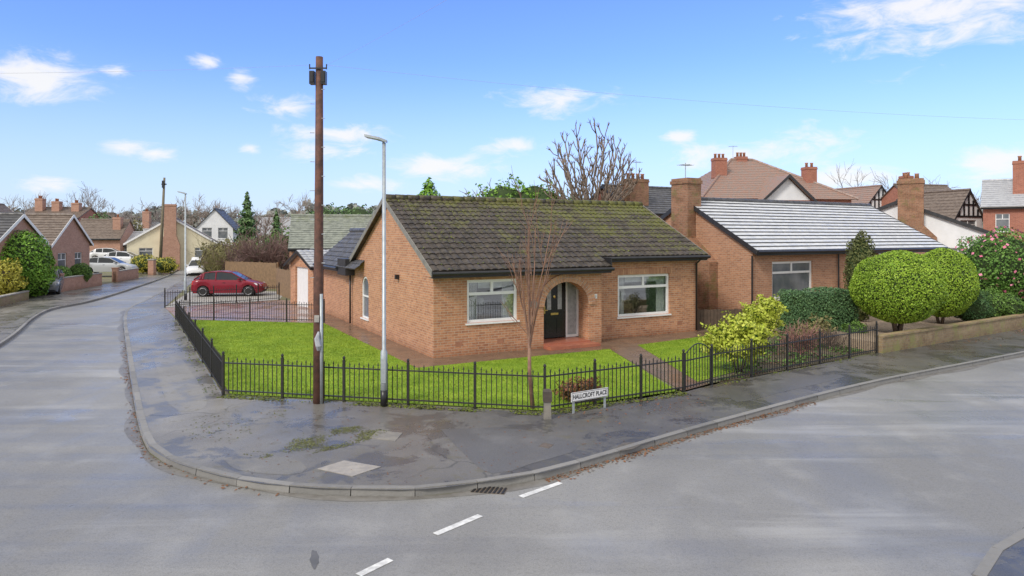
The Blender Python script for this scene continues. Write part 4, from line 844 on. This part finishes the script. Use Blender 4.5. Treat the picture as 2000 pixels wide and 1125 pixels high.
# ------------------------------------------------------------------ street furniture
pb=gp(622,787); PT=7.44
po=thing('utility_pole','tall brown timber telegraph pole on the corner pavement','pole',pb)
mb=MB(); mb.tube([(0,0,-.1),(0,0,2.5),(.015,0,5),(.02,0,PT)],[.115,.10,.088,.076],14); mb.build('pole',M['pole'],po,True)
mb=MB(); mb.tube([(.085,-.075,0),(.08,-.07,2.35)],.034,8); mb.build('cable_cover',M['galv'],po,True)
for (x,z) in ((-.12,6.98),(.125,6.98)):
    mb=MB(); mb.box(x-.05,x+.05,-.11,.04,z-.14,z+.14); mb.box(x-.035,x+.035,-.125,-.11,z-.1,z+.1); mb.build('junction_box',M['black'],po)
mb=MB(); mb.box(-.16,.2,-.105,-.085,7.16,7.19); mb.tube([(-.16,-.1,7.15),(-.16,-.1,7.26)],.014,6); mb.tube([(.2,-.1,7.15),(.2,-.1,7.26)],.014,6); mb.build('bracket',M['black'],po)
for i in range(14):
    mb=MB(); z=2.7+i*.31; s=1 if i%2 else -1; mb.tube([(s*.07,-.05,z),(s*.16,-.07,z)],.008,5); mb.build('step',M['galv'],po)
mb=MB(); mb.box(-.055,.05,-.125,-.118,1.75,1.9); mb.build('pole_plate',M['concrete'],po)
mb=MB(); mb.tube([(0.03,-.12,1.15),(.05,-.15,1.25),(.01,-.14,1.4),(.04,-.12,1.55)],[.03,.07,.06,.02],7); ob=mb.build('plastic_bag',M['bag']); ob.location=pb; tag(ob,'crumpled grey plastic bag tied to the telegraph pole','bag')
lb=gp(750,793)
la=thing('street_lamp','slim grey galvanised street lamp on the corner pavement','street lamp',lb)
mb=MB(); mb.tube([(0,0,-.05),(0,0,1.15),(0,0,1.2),(0,0,5.55)],[.072,.072,.042,.038],14); mb.build('column',M['galv'],la,True)
mb=MB(); mb.tube([(0,0,.0),(0,0,.34)],.076,14); mb.build('base_band',M['black'],la,True)
mb=MB(); mb.box(-.05,.05,-.082,-.072,.5,1.0); mb.build('access_door',M['galv'],la)
mb=MB(); mb.tube([(.0,0,5.5),(-.02,0,5.6),(-.12,0,5.63)],.03,8)
mb.prism([(.06,-.07,5.56),(-.1,-.11,5.62),(-.40,-.09,5.68),(-.40,.09,5.68),(-.1,.11,5.62),(.06,.07,5.56)],(0,0,.05)); mb.build('lamp_head',M['galv'],la)
mb=MB(); mb.prism([(-.12,-.07,5.617),(-.36,-.06,5.666),(-.36,.06,5.666),(-.12,.07,5.617)],(0,0,-.008)); mb.build('lens',M['headlamp'],la)
fl=gp(362,586); o=copy_tree(la); o.location=fl; o.scale=(1,1,1.06); o['label']='farther grey street lamp along the side street beside the drive'; o['group']='street lamps'; la['group']='street lamps'
p=at(312,528,66); p.z=0
fp=thing('utility_pole','distant leaning timber pole on the left side of the street','pole',p)
mb=MB(); mb.tube([(0,0,-.1),(.25,0,5),(.45,0,9.2)],[.16,.14,.1],8); mb.build('pole',M['pole_old'],fp,True); mb=MB(); mb.box(.2,.62,-.1,.1,8.5,8.62); mb.box(.3,.5,-.2,-.1,8.2,8.9); mb.build('bracket',M['black'],fp)
s0,s1=gp(1120,808),gp(1181,797); d=(s1-s0); L=d.length; sg=thing('street_name_sign','low white street name sign reading HALLCROFT PLACE on two grey legs','sign',s0,math.atan2(d.y,d.x))
for x in (0,L): mb=MB(); mb.box(x-.022,x+.022,-.012,.012,-.02,.40); mb.build('leg',M['galv'],sg)
c=L/2; mb=MB(); mb.box(c-.485,c+.485,-.028,-.014,.245,.43); pl=mb.build('plate',M['white'],sg)
mb=MB()
for q in ((c-.475,c+.475,.253,.260),(c-.475,c+.475,.415,.422),(c-.475,c-.468,.26,.415),(c+.468,c+.475,.26,.415)): mb.box(q[0],q[1],-.031,-.028,q[2],q[3])
mb.build('border',M['signblack'],pl)
me=textmesh('HALLCROFT PLACE',.13); xs=[v.co.x for v in me.vertices]; wd=max(xs)-min(xs); mc=(max(xs)+min(xs))/2
for v in me.vertices: v.co.x=(v.co.x-mc)*.89/wd
me.materials.append(M['signblack']); tx=bpy.data.objects.new('lettering',me); COL.objects.link(tx); tx.parent=pl; tx.location=(c,-.0305,.337); tx.rotation_euler=(R(90),0,0)
mp=thing('marker_post','short stone marker post with dark brown top beside the name sign','post',gp(1069,818),R(5))
mb=MB(); mb.taper(-.075,.075,-.05,.05,-.05,-.065,.065,-.045,.045,.34); mb.build('post',M['cover_worn'],mp)
mb=MB(); mb.box(-.085,.085,-.065,.06,.342,.54); mb.taper(-.085,.085,-.065,.06,.54,-.065,.065,-.045,.045,.58); bx=mb.build('box',M['postbrown'],mp)
def cable(label,a,b,sag,r=.004):
    a,b=Vector(a),Vector(b); pts=[a.lerp(b,i/24)-Vector((0,0,sag*4*(i/24)*(1-i/24))) for i in range(25)]; mb=MB(); mb.tube(pts,r,5); tag(mb.build('overhead_cable',M['wire']),label,'cable','overhead cables from the pole')
tp=pb+Vector((.2,-.1,7.24)); tl=pb+Vector((-.16,-.1,7.24))
cable('overhead cable running from the pole out over the upper middle of the photo',tp,(2.4,4.5,6.9),.1,.002)
cable('overhead cable running right from the pole over the bungalow roof',tp,(24,24,7.6),.35,.003)
cable('overhead cable running left from the pole across the side street',tl,(-26,15,7.6),.3,.0025)
# ------------------------------------------------------------------ vegetation
def rv(): return Vector((random.gauss(0,1),random.gauss(0,1),random.gauss(0,1)))
def branch(mb,p,d,L,r,lev,c):
    n=3; pts=[p]; rs=[r]
    for i in range(n):
        d=(d+rv()*c['wig']+Vector((0,0,c['up']))).normalized(); p=p+d*L/n; pts.append(p); rs.append(r*(1-(1-c['tap'])*(i+1)/n))
    mb.tube(pts,rs,6 if r>.05 else (4 if r>.015 else 3),cap=False)
    if lev>=c['lev']: return
    for k in range(c['k']):
        t=random.uniform(c.get('t0',.35),1); i=min(n-1,int(t*n)); q=pts[i].lerp(pts[i+1],t*n-i) if t<1 else pts[-1]
        ax=d.cross(rv()).normalized(); dd=Matrix.Rotation(random.uniform(*c['ang']),3,ax)@d
        branch(mb,q,dd.normalized(),L*random.uniform(*c['len']),max(c['rmin'],rs[i]*c['rk']),lev+1,c)
def bare(label,base,th,r,mat,cfg,seed,n0=5,L0=2,name='tree',cat='tree',group=None,lean=(0,0),spread=(.4,.9)):
    random.seed(seed); base=Vector(base); t=thing(name,label,cat,base,0,group); top=Vector((lean[0],lean[1],th))
    mb=MB(); mb.tube([(0,0,-.1),top*.5+Vector((random.gauss(0,.03),0,0)),top],[r*1.25,r,r*.8],8,cap=True); mb.build('trunk',mat,t,True)
    mb=MB()
    for i in range(n0):
        a=6.283*i/n0+random.uniform(-.3,.3); s=random.uniform(*spread); branch(mb,top*(random.uniform(.75,1)),Vector((math.cos(a)*s,math.sin(a)*s,1)).normalized(),L0*random.uniform(.8,1.15),r*.55,1,cfg)
    mb.build('crown',mat,t,True); return t
bare('young upright tree with bare reddish twigs inside the front railings',gp(1042,803)+Vector((0,.2,0)),1.5,.042,M['twig_red'],dict(wig=.08,up=.13,tap=.45,lev=3,k=4,ang=(.18,.55),len=(.3,.58),rmin=.006,rk=.55,t0=.15),5,n0=7,L0=2.25,lean=(-.08,.05),spread=(.08,.30))
# pollarded tree
random.seed(11); b=at(1157,392,47); b.z=0
t=thing('tree','large pollarded bare tree with knobbly spreading limbs behind the bungalow','tree',b)
mb=MB(); mb.tube([(0,0,-.1),(0,0,3),(0,0,4.8)],[.42,.36,.36],10); mb.build('trunk',M['bark_grey'],t,True)
mb=MB()
def dirv(th,a): return Vector((math.sin(th)*math.cos(a),math.sin(th)*math.sin(a),math.cos(th)))
for i in range(32):
    a=i*2.39996; th=R(6+74*math.sqrt((i+.5)/32)); Rr=random.uniform(4.4,5.2)
    e_=Vector((0,0,5.7))+dirv(th,a)*Rr; e_.x*=.66; e_.y*=.66
    p0=Vector((math.cos(a)*.13,math.sin(a)*.13,random.uniform(4.1,5.0))); mid=p0.lerp(e_,.5)+Vector((math.cos(a),math.sin(a),0))*.7*math.sin(th)-Vector((0,0,.25)); pts=[]
    for j in range(7):
        u=j/6; pts.append(p0*(1-u)**2+mid*2*u*(1-u)+e_*u*u+rv()*.07)
    mb.tube(pts,[.078-.006*j for j in range(7)],6,True)
    for j in (3,4,5,6):
        for k in range(2 if j<6 else 3):
            d=(pts[j]-pts[j-1]).normalized(); ax=d.cross(rv()).normalized(); dd=(Matrix.Rotation(random.uniform(.3,.85),3,ax)@d+Vector((0,0,.22))).normalized()
            L=random.uniform(.45,.85); q=pts[j]; e1=q+dd*L*.6; e2=e1+(dd+Vector((0,0,.4))+rv()*.15).normalized()*L*.5
            mb.tube([q,e1,e2],[.034,.029,.04],5,True)
            for _ in range(4):
                d3=((e2-e1).normalized()+rv()*.45+Vector((0,0,.2))).normalized(); mb.tube([e2,e2+d3*random.uniform(.18,.4)],[.023,.012],4,True)
mb.build('crown',M['bark_grey'],t,True)
BT=dict(wig=.14,up=.06,tap=.5,lev=4,k=4,ang=(.35,.8),len=(.5,.75),rmin=.03,rk=.55)
def far_tree(label,px,py,Y,seed,mat='bark_grey',frac=.3,group='bare trees on the skyline',sp=(.3,.8),cfg=BT):
    top=at(px,py,Y); h=top.z; bare(label,(top.x,top.y,0),h*frac,.017*h,M[mat],cfg,seed,6,h*.36,group=group,spread=sp)
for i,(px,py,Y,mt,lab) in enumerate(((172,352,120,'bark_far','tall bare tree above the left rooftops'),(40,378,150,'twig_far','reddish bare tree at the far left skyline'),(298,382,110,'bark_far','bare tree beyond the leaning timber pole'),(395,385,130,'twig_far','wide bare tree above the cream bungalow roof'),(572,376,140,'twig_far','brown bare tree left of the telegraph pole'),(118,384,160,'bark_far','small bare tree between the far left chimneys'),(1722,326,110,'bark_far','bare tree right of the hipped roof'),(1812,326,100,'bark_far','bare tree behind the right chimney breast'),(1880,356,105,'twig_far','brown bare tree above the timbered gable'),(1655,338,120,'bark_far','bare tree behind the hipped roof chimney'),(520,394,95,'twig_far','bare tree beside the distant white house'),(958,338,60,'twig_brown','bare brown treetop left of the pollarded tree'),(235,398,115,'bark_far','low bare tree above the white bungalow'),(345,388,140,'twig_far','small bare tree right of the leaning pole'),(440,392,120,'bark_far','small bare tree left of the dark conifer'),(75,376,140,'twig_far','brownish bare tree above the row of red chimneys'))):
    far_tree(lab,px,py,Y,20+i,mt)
BS=dict(wig=.2,up=.05,tap=.5,lev=3,k=5,ang=(.3,.8),len=(.5,.8),rmin=.010,rk=.6,t0=.15)
BSF=dict(BS,rmin=.018)
def shrub_bare(label,base,h,mat,seed,n0=9,sp=(.3,1.0),cfg=BS,cat='shrub'): return bare(label,base,h*.12,.03*max(1,h*.5),M[mat],cfg,seed,n0,h*.45,name='bare_shrub',cat=cat,spread=sp)
shrub_bare('bare pinkish twiggy shrub behind the railings right of the yellow green shrub',gp(1578,706)+Vector((0,.5,0)),1.3,'twig_pink',41,16)
shrub_bare('small bare brown shrub at the end of the railings',gp(1645,690)+Vector((0,.8,0)),.8,'twig_brown',42,10)
shrub_bare('wide bare purple brown bush behind the timber fence',(-.37*51,51,0),4.8,'twig_purple',43,18,cfg=BSF)
shrub_bare('pale bare bush by the side street bend',(-.435*50,50,0),4.2,'olive',44,12)
shrub_bare('second bare brown bush right of the wide one',(-.335*51,51,0),4.6,'twig_purple',45,16,cfg=BSF)
shrub_bare('bare purple twiggy bush between the fence and the side street',(-.405*50.5,50.5,0),4.0,'twig_purple',46,15,cfg=BSF)
def bush(label,base,blobs,n,size,mat,stem=.3,cat='bush',name='bush',group=None,core=.85,coremat='core',shell=.7,lump=.12,sr=.05,nstem=1,asp=.6):
    base=Vector(base); t=thing(name,label,cat,base,0,group)
    if stem:
        mb=MB()
        for i in range(nstem):
            a=6.28*i/nstem+.5; o=.0 if nstem==1 else .12
            mb.tube([(math.cos(a)*o*.5,math.sin(a)*o*.5,-.05),(math.cos(a)*o*1.5,math.sin(a)*o*1.5,stem*.5),(math.cos(a)*o*(3.5 if nstem>1 else 1),math.sin(a)*o*(3.5 if nstem>1 else 1),stem)],[sr,sr*.85,sr*.7],7)
        mb.build('trunk' if stem>.5 else 'stem',M['bark'],t,True)
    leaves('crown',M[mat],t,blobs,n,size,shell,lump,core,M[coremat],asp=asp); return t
def gz(px,Y,z=0): return Vector(((px-1000)/F*Y,Y,z))
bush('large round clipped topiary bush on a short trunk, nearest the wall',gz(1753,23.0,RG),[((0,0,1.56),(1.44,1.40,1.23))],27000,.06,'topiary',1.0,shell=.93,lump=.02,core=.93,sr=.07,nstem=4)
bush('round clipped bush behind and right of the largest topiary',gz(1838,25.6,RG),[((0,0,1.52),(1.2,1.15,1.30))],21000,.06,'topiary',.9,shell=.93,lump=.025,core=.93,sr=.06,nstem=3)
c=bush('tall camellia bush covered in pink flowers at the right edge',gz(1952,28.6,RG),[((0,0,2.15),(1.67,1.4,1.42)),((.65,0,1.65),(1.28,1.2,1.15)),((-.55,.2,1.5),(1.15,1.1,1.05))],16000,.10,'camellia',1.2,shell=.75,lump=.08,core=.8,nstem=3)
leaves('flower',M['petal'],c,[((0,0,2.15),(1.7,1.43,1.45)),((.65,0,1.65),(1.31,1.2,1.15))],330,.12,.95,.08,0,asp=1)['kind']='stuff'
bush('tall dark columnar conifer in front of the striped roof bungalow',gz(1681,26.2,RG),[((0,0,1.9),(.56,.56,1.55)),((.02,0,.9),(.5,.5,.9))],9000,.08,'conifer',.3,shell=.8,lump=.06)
t=thing('hedge','wide flat topped clipped hedge below the neighbouring window','hedge',gz(1597,23.8,0),R(24))
n=15000; hx,hy,hz_=1.36,.52,1.66
fc=rng.choice(4,n,p=[.42,.30,.14,.14]); u=rng.uniform(-1,1,n); v2=rng.uniform(-1,1,n); jj=rng.normal(size=n)*.03
X=np.where(fc==0,u*hx,np.where(fc==1,u*hx,np.where(fc==2,-hx+jj,hx+jj))); Y=np.where(fc==0,-hy+jj,np.where(fc==1,v2*hy,u*hy)); Z=np.where(fc==1,hz_+jj,(v2*.5+.5)*hz_)
edge=np.abs(X)/hx; Z=np.where((fc!=1)|(edge<.9),Z,Z-.1); Z+=.05*np.sin(X*3.1)+.03*np.sin(X*7+Y*5); Y+=.03*np.sin(X*5+Z*4)
nnf=np.stack([np.where(fc==2,-1,np.where(fc==3,1,0)),np.where(fc==0,-1,0),np.where(fc==1,1,0)],1).astype(float)+rng.normal(size=(n,3))*.55
V,Q=leafquads(np.stack([X,Y,np.maximum(Z,.02)],1),unit(nnf),.055,.7)
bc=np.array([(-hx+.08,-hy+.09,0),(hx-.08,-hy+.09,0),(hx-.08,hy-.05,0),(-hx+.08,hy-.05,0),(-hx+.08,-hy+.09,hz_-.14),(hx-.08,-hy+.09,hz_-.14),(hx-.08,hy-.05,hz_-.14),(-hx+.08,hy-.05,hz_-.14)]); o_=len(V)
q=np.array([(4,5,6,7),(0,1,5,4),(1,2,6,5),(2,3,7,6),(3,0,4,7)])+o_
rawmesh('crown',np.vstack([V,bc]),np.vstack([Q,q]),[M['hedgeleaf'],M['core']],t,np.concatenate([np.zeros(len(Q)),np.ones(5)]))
bush('small dark green bush at the foot of the second topiary',gz(1895,26.0,RG),[((0,0,.6),(.75,.6,.66))],5000,.06,'darkhedge',.2,shell=.8)
bush('low light green bush below the camellia beside the brick wall',gz(1943,27.0,RG),[((-.3,0,.55),(.68,.6,.66)),((.48,0,.5),(.62,.55,.58))],6000,.075,'bushgreen',.2,shell=.75)
bush('low green shrub by the wall left of the large topiary trunk',gz(1668,23.4,0),[((0,0,.3),(.45,.4,.35))],2200,.06,'bushgreen',.15)
bush('dark shrub behind the brick wall at the right edge',gz(2012,28.6,RG),[((0,0,.7),(.9,.8,.8))],4500,.08,'camellia',.2)
bush('bright yellow green open shrub right of the garden gate',gp(1456,735)+Vector((0,.5,0)),[((-.5,0,.95),(.42,.4,.38)),((.05,.1,1.18),(.45,.42,.40)),((.45,0,1.0),(.38,.38,.36)),((-.15,-.2,.68),(.5,.4,.32)),((.35,.1,.62),(.4,.4,.3)),((-.65,.1,.65),(.3,.3,.28))],5600,.09,'yellowgreen',.75,core=.5,shell=.45,lump=.25,nstem=7,sr=.018,coremat='bushgreen')
bush('second yellow green shrub behind the first one',gp(1520,705)+Vector((0,1.3,0)),[((-.2,0,1.2),(.42,.4,.4)),((.3,.1,1.35),(.42,.4,.42)),((.1,0,.9),(.5,.4,.4))],3800,.09,'yellowgreen',.85,core=.5,shell=.45,lump=.25,nstem=6,sr=.018,coremat='bushgreen')
bush('low red leaved shrub behind the street name sign',gp(1138,795)+Vector((0,.55,0)),[((-.2,0,.22),(.32,.28,.24)),((.18,0,.25),(.34,.3,.26))],1800,.06,'redleaf',.12,core=.6,shell=.5,lump=.2,coremat='corebrown')
bush('straggly olive shrub in the bed beside the hedge',gp(1610,688)+Vector((0,1.0,0)),[((0,0,.5),(.55,.45,.4)),((.4,0,.65),(.35,.3,.4))],1400,.08,'olive',.4,core=0,shell=.3,lump=.3,nstem=5,sr=.014)
bush('large rounded green bush at the left edge by the parked car',gz(34,39.6),[((0,0,1.95),(1.95,1.8,1.9)),((.45,0,1.2),(1.5,1.4,1.2)),((-.9,0,1.5),(1.7,1.6,1.5))],17000,.15,'laurel',.5,shell=.8,lump=.05,sr=.12)
bush('yellow leaved bush in front of the large left bush',gz(4,37.4),[((0,0,1.2),(1.15,1.0,.95))],3500,.14,'goldleaf',.5,core=.6,shell=.5,lump=.2,coremat='corebrown')
bush('small ball shaped bush behind the left brick wall',gz(118,45.5),[((0,0,.85),(.72,.7,.72))],3500,.08,'bushgreen',.3,shell=.9,lump=.03)
bush('second ball shaped bush behind the left brick wall',gz(157,47),[((0,0,1.0),(.72,.7,.7))],3500,.08,'bushgreen',.3,shell=.9,lump=.03)
bush('yellow flowering low bush below the cream bungalow',gz(300,64),[((-1,0,.9),(1.3,1,.9)),((1,0,.8),(1.3,1,.8))],3000,.17,'goldleaf',.3)
bush('green bushes mass beside the cream bungalow corner',gz(425,62),[((0,0,1.5),(1.7,1.3,1.6)),((1.6,0,1.1),(1.3,1.2,1.2))],5000,.2,'olive',.4,shell=.5,lump=.2,coremat='corebrown')
bush('ivy covered bush above the timber fence',gz(545,54),[((0,0,2.5),(1.5,1.4,1.4)),((-1.1,0,1.8),(1.3,1.2,1.3)),((1.2,0,1.6),(1.2,1.2,1.3))],7000,.18,'bushgreen',.8,shell=.5,lump=.2)
bush('olive brown hedge mass behind the timber fence',gz(480,57),[((-1.5,0,1.8),(1.6,1.3,1.3)),((.2,0,2.0),(1.5,1.3,1.3)),((1.7,0,1.7),(1.5,1.3,1.3))],6000,.2,'olive',.8,shell=.4,lump=.25,core=.5,coremat='corebrown')
bush('green rounded garden tree between the far left roofs',gz(188,92),[((0,0,4.0),(2.2,1.8,2.2)),((1.8,0,3.2),(1.6,1.5,1.8))],4500,.35,'spruce',2,shell=.5,lump=.22)
bush('olive garden tree above the parked cars',gz(255,96),[((0,0,3.6),(1.9,1.6,2.0)),((-1.6,0,2.8),(1.6,1.5,1.6))],3500,.35,'olive',2,shell=.45,lump=.25,core=.6,coremat='corebrown')
def conifer(label,base,h,rad,n,size,mat='spruce',group=None):
    t=thing('conifer',label,'tree',base,0,group); mb=MB(); mb.tube([(0,0,-.1),(0,0,h*.97)],[.03*h,.005*h],7); mb.build('trunk',M['bark'],t)
    u=1-np.sqrt(rng.random(n)); z=h*(.08+.92*u); lay=.72+.28*np.sin(u*55+rng.normal(size=n)*.5); rr=rad*(1-u)**.85*lay*(.35+.65*rng.random(n)**.5)+.03; a=rng.uniform(0,6.28,n); rr*=1+.18*np.sin(a*5+u*9)
    P=np.stack([rr*np.cos(a),rr*np.sin(a),z-.25*rr],1); nn=unit(np.stack([np.cos(a)*.6,np.sin(a)*.6,np.full(n,.7)],1)+rng.normal(size=(n,3))*.4)
    V,Q=leafquads(P,nn,size,.5); rawmesh('crown',V,Q,[M[mat]],t)
p=at(483,372,72); conifer('pointed dark green conifer beside the distant white house',(p.x,p.y,0),p.z,2.1,6000,.32)
p=at(838,345,62); conifer('green conifer top showing above the bungalow ridge',(p.x,p.y,0),p.z,5.0,9000,.36,'laurel')
p=at(540,408,85); conifer('smaller conifer right of the pointed one',(p.x,p.y,0),p.z,1.7,3000,.34)
bush('bright green laurel mass above the bungalow ridge',gz(985,50),[((0,0,5.6),(2.0,1.6,1.9)),((2.2,0,5.8),(1.7,1.4,1.7)),((-2,0,5.2),(1.3,1.2,1.3)),((0,0,3),(3,2,2.5))],9000,.24,'laurel',3,shell=.5,lump=.25)
bush('yellow green shrub top below the pollarded tree',gz(1068,49),[((0,0,5.6),(1.4,1.2,1.4)),((.7,0,4),(2,1.6,2.5))],4000,.22,'laurel',3,shell=.5,lump=.25)
bush('dense green treetop behind the lichen slate roof',gz(672,70),[((-2,0,4.8),(2,1.8,1.7)),((1.2,0,5.0),(2.2,1.8,1.6)),((0,0,3),(3.4,2,2.6))],6000,.3,'spruce',2,shell=.5,lump=.22)
def wood(label,px0,px1,Y,pyb,amp,n,size,seed):
    r_=np.random.default_rng(seed); px=r_.uniform(px0,px1,n); top=H+(HY-pyb)/F*Y; x=(px-1000)/F*Y
    hh=top+amp*(np.sin(px*.021+seed)+.6*np.sin(px*.057+seed*2)+.5*np.sin(px*.13)); z=hh*(r_.random(n)**.45)
    P=np.stack([x,Y+r_.uniform(-6,6,n),np.maximum(z,.2)],1); nn=r_.normal(size=(n,3)); nn[:,1]-=.8
    V,Q=leafquads(P,unit(nn),size,.7); tag(rawmesh('far_trees',V,Q,[M['fartree_hazed']]),label,'trees',kind='stuff')
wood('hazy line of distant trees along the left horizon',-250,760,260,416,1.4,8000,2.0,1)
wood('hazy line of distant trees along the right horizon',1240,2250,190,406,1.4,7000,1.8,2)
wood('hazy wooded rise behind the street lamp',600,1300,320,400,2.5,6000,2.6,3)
# ------------------------------------------------------------------ cars
def car(label,loc,rz,paint,L=3.95,W=1.72,Hh=1.48,group=None,est=False):
    t=thing('parked_car',label,'car',loc,rz,group); k=L/3.95; hw=W/2; wr=.305; xw=(.78*k,3.27*k)
    top=[(0,.50),(.05,.62),(.2,.72),(.55,.82),(1.0,.93),(1.6,.96),(2.6,.98),(3.4,1.02),(3.75,1.0),(3.88,.9),(3.95,.62)]
    def ip(T,x):
        x/=k
        for a,b in zip(T[:-1],T[1:]):
            if x<=b[0]: return a[1]+(b[1]-a[1])*(x-a[0])/(b[0]-a[0])
        return T[-1][1]
    def wd(x):
        u=x/L; return hw*(1-.22*max(0,(.13-u)/.13)**2-.16*max(0,(u-.9)/.1)**2)
    N_=64; secs=[]
    for i in range(N_+1):
        x=L*i/N_; zt=ip(top,x); w_=wd(x); zl=.2+.12*max(0,(.06-x/L)/.06)+.14*max(0,(x/L-.95)/.05)
        for c in xw:
            d=(wr+.055)**2-(x-c)**2
            if d>0: zl=max(zl,wr+math.sqrt(d))
        zl=min(zl,zt-.08); zm=zl+(zt-zl)*.5
        secs.append([(x,-w_*.93,zl),(x,-w_,zm),(x,-w_*.985,zl+(zt-zl)*.82),(x,-w_*.90,zt),(x,-w_*.45,zt+.025),(x,w_*.45,zt+.025),(x,w_*.90,zt),(x,w_*.985,zl+(zt-zl)*.82),(x,w_,zm),(x,w_*.93,zl)])
    mb=MB(); n=10; mb.add([p for s in secs for p in s],[(i*n+j,i*n+j+1,(i+1)*n+j+1,(i+1)*n+j) for i in range(N_) for j in range(n-1)]+[tuple(range(n)),tuple(range(N_*n,N_*n+n))])
    mb.build('body',paint,t,True)
    mb=MB(); mb.box(.1*k,L-.1*k,-hw*.8,hw*.8,.19,.5); mb.build('underbody',M['signblack'],t)
    roofT=[(.95,.93),(1.75,1.41),(2.3,Hh),(2.9,Hh-.02),(3.25,Hh-.08),(3.8,1.02)] if not est else [(.95,.93),(1.7,1.41),(2.3,Hh),(3.3,Hh-.02),(3.6,Hh-.08),(3.88,1.02)]
    X=[.95,1.15,1.35,1.55,1.75,2.05,2.3,2.6,2.9,roofT[4][0],roofT[4][0]+.1,roofT[4][0]+.2,roofT[5][0]]; S_=[]
    for x in X:
        zc=ip(roofT,x*k); zb=ip(top,x*k)-.01; u=max(0,min(1,(zc-zb)/.5)); wb=wd(x*k)*.89; wt=wb-(wb-hw*.68)*u
        S_.append([(x*k,-wb,zb),(x*k,-wt,zc-.03*u),(x*k,-wt*.8,zc),(x*k,wt*.8,zc),(x*k,wt,zc-.03*u),(x*k,wb,zb)])
    ws,rf,rw_,sl_,sr_=MB(),MB(),MB(),MB(),MB()
    for i in range(len(X)-1):
        a,b=S_[i],S_[i+1]; tgt=ws if i<4 else (rf if i<9 else rw_)
        for j in (1,2,3): tgt.quad(a[j],a[j+1],b[j+1],b[j])
        sl_.quad(a[0],a[1],b[1],b[0]); sr_.quad(a[4],a[5],b[5],b[4])
    ws.build('windscreen',M['carglass'],t,True); rf.build('roof',paint,t,True); rw_.build('rear_window',M['carglass'],t,True); sl_.build('side_window',M['carglass'],t); sr_.build('side_window',M['carglass'],t)
    for s in (1,4):
        mb=MB(); mb.tube([Vector(q[s]) for q in S_],.032,6); mb.build('pillar',paint,t,True)
        sb=0 if s==1 else 5
        for i,r_,dx in ((7,.04,0),(9,.06,.05),(10,.06,.1)):
            mb=MB(); mb.tube([Vector(S_[i][sb])+Vector((dx,0,0)),Vector(S_[i][s])],r_,6); mb.build('door_pillar',paint,t)
    for s in (-1,1):
        for c in xw:
            mb=MB(); y=s*(hw-.10); mb.lathe([(.2,-.10),(wr-.02,-.10),(wr,-.06),(wr,.06),(wr-.02,.10),(.2,.10)],20,(c,y,wr),'y'); wh=mb.build('wheel',M['tyre'],t,True)
            mb=MB(); ys=y+s*.085
            for q in range(5):
                a=q*6.283/5; d=Vector((math.cos(a),0,math.sin(a))); e=Vector((-math.sin(a),0,math.cos(a))); c0=Vector((c,ys,wr)); yo=Vector((0,.01,0))
                mb.hexa([c0+e*-.045-yo,c0+e*.045-yo,c0+d*.2+e*.03-yo,c0+d*.2-e*.03-yo,c0+e*-.045+yo,c0+e*.045+yo,c0+d*.2+e*.03+yo,c0+d*.2-e*.03+yo])
            mb.tube([(c+.2*math.cos(q*.314),ys,wr+.2*math.sin(q*.314)) for q in range(21)],.022,5); mb.build('rim',M['alloy'],wh)
        mb=MB(); mb.prism([(.10*k,s*hw*.80,.60),(.36*k,s*hw*.965,.66),(.50*k,s*hw*.955,.78),(.2*k,s*hw*.76,.725)],(-.02,s*.012,.004)); mb.build('headlight',M['headlamp'],t)
        mb=MB(); mb.prism([(3.72*k,s*hw*.935,.72),(3.90*k,s*hw*.88,.70),(3.86*k,s*hw*.86,.93),(3.70*k,s*hw*.90,.96)],(.012,s*.014,0)); mb.build('tail_light',M['redlamp'],t)
        mb=MB(); mb.hexa([(1.22*k,s*hw*.95,.96),(1.36*k,s*hw*.95,.96),(1.36*k,s*hw*1.12,.97),(1.24*k,s*hw*1.12,.97),(1.22*k,s*hw*.95,1.05),(1.36*k,s*hw*.95,1.06),(1.36*k,s*hw*1.12,1.07),(1.24*k,s*hw*1.12,1.07)]); mb.build('mirror',paint,t)
        mb=MB(); mb.box(2.05*k,2.2*k,*sorted((s*hw*.985,s*hw*1.005)),.80,.825); mb.build('door_handle',M['signblack'],t)
    mb=MB(); mb.box(-.012,-.002,-.26,.26,.38,.49); mb.build('number_plate',M['white'],t); mb=MB(); mb.box(-.008,.05,-.4,.4,.28,.36); mb.build('grille',M['signblack'],t)
    return t
def place(label,px,Y,ang,paint,z=0,**k):
    c=gz(px,Y,z); Lc=k.get('L',3.95); d=Vector((math.cos(R(ang)),math.sin(R(ang)),0)); return car(label,c-d*Lc/2,R(ang),M[paint],**k)
place('dark red hatchback parked on the drive behind the railings',450,41.0,188,'paint_red',.01,L=4.05)
place('grey car half hidden behind the large left bush',90,42.6,118,'paint_grey')
place('silver grey car parked beyond the left brick walls',214,60,190,'paint_silver',.25,L=4.2)
place('white car parked behind the silver grey one',246,70,190,'paint_white',.5,L=4.2)
place('white car parked farthest back on the left drive',216,78,200,'paint_white',.7,L=4.2)
place('small white van shaped car at the end of the street',388,63,108,'paint_white',-.1,Hh=1.7,est=True)
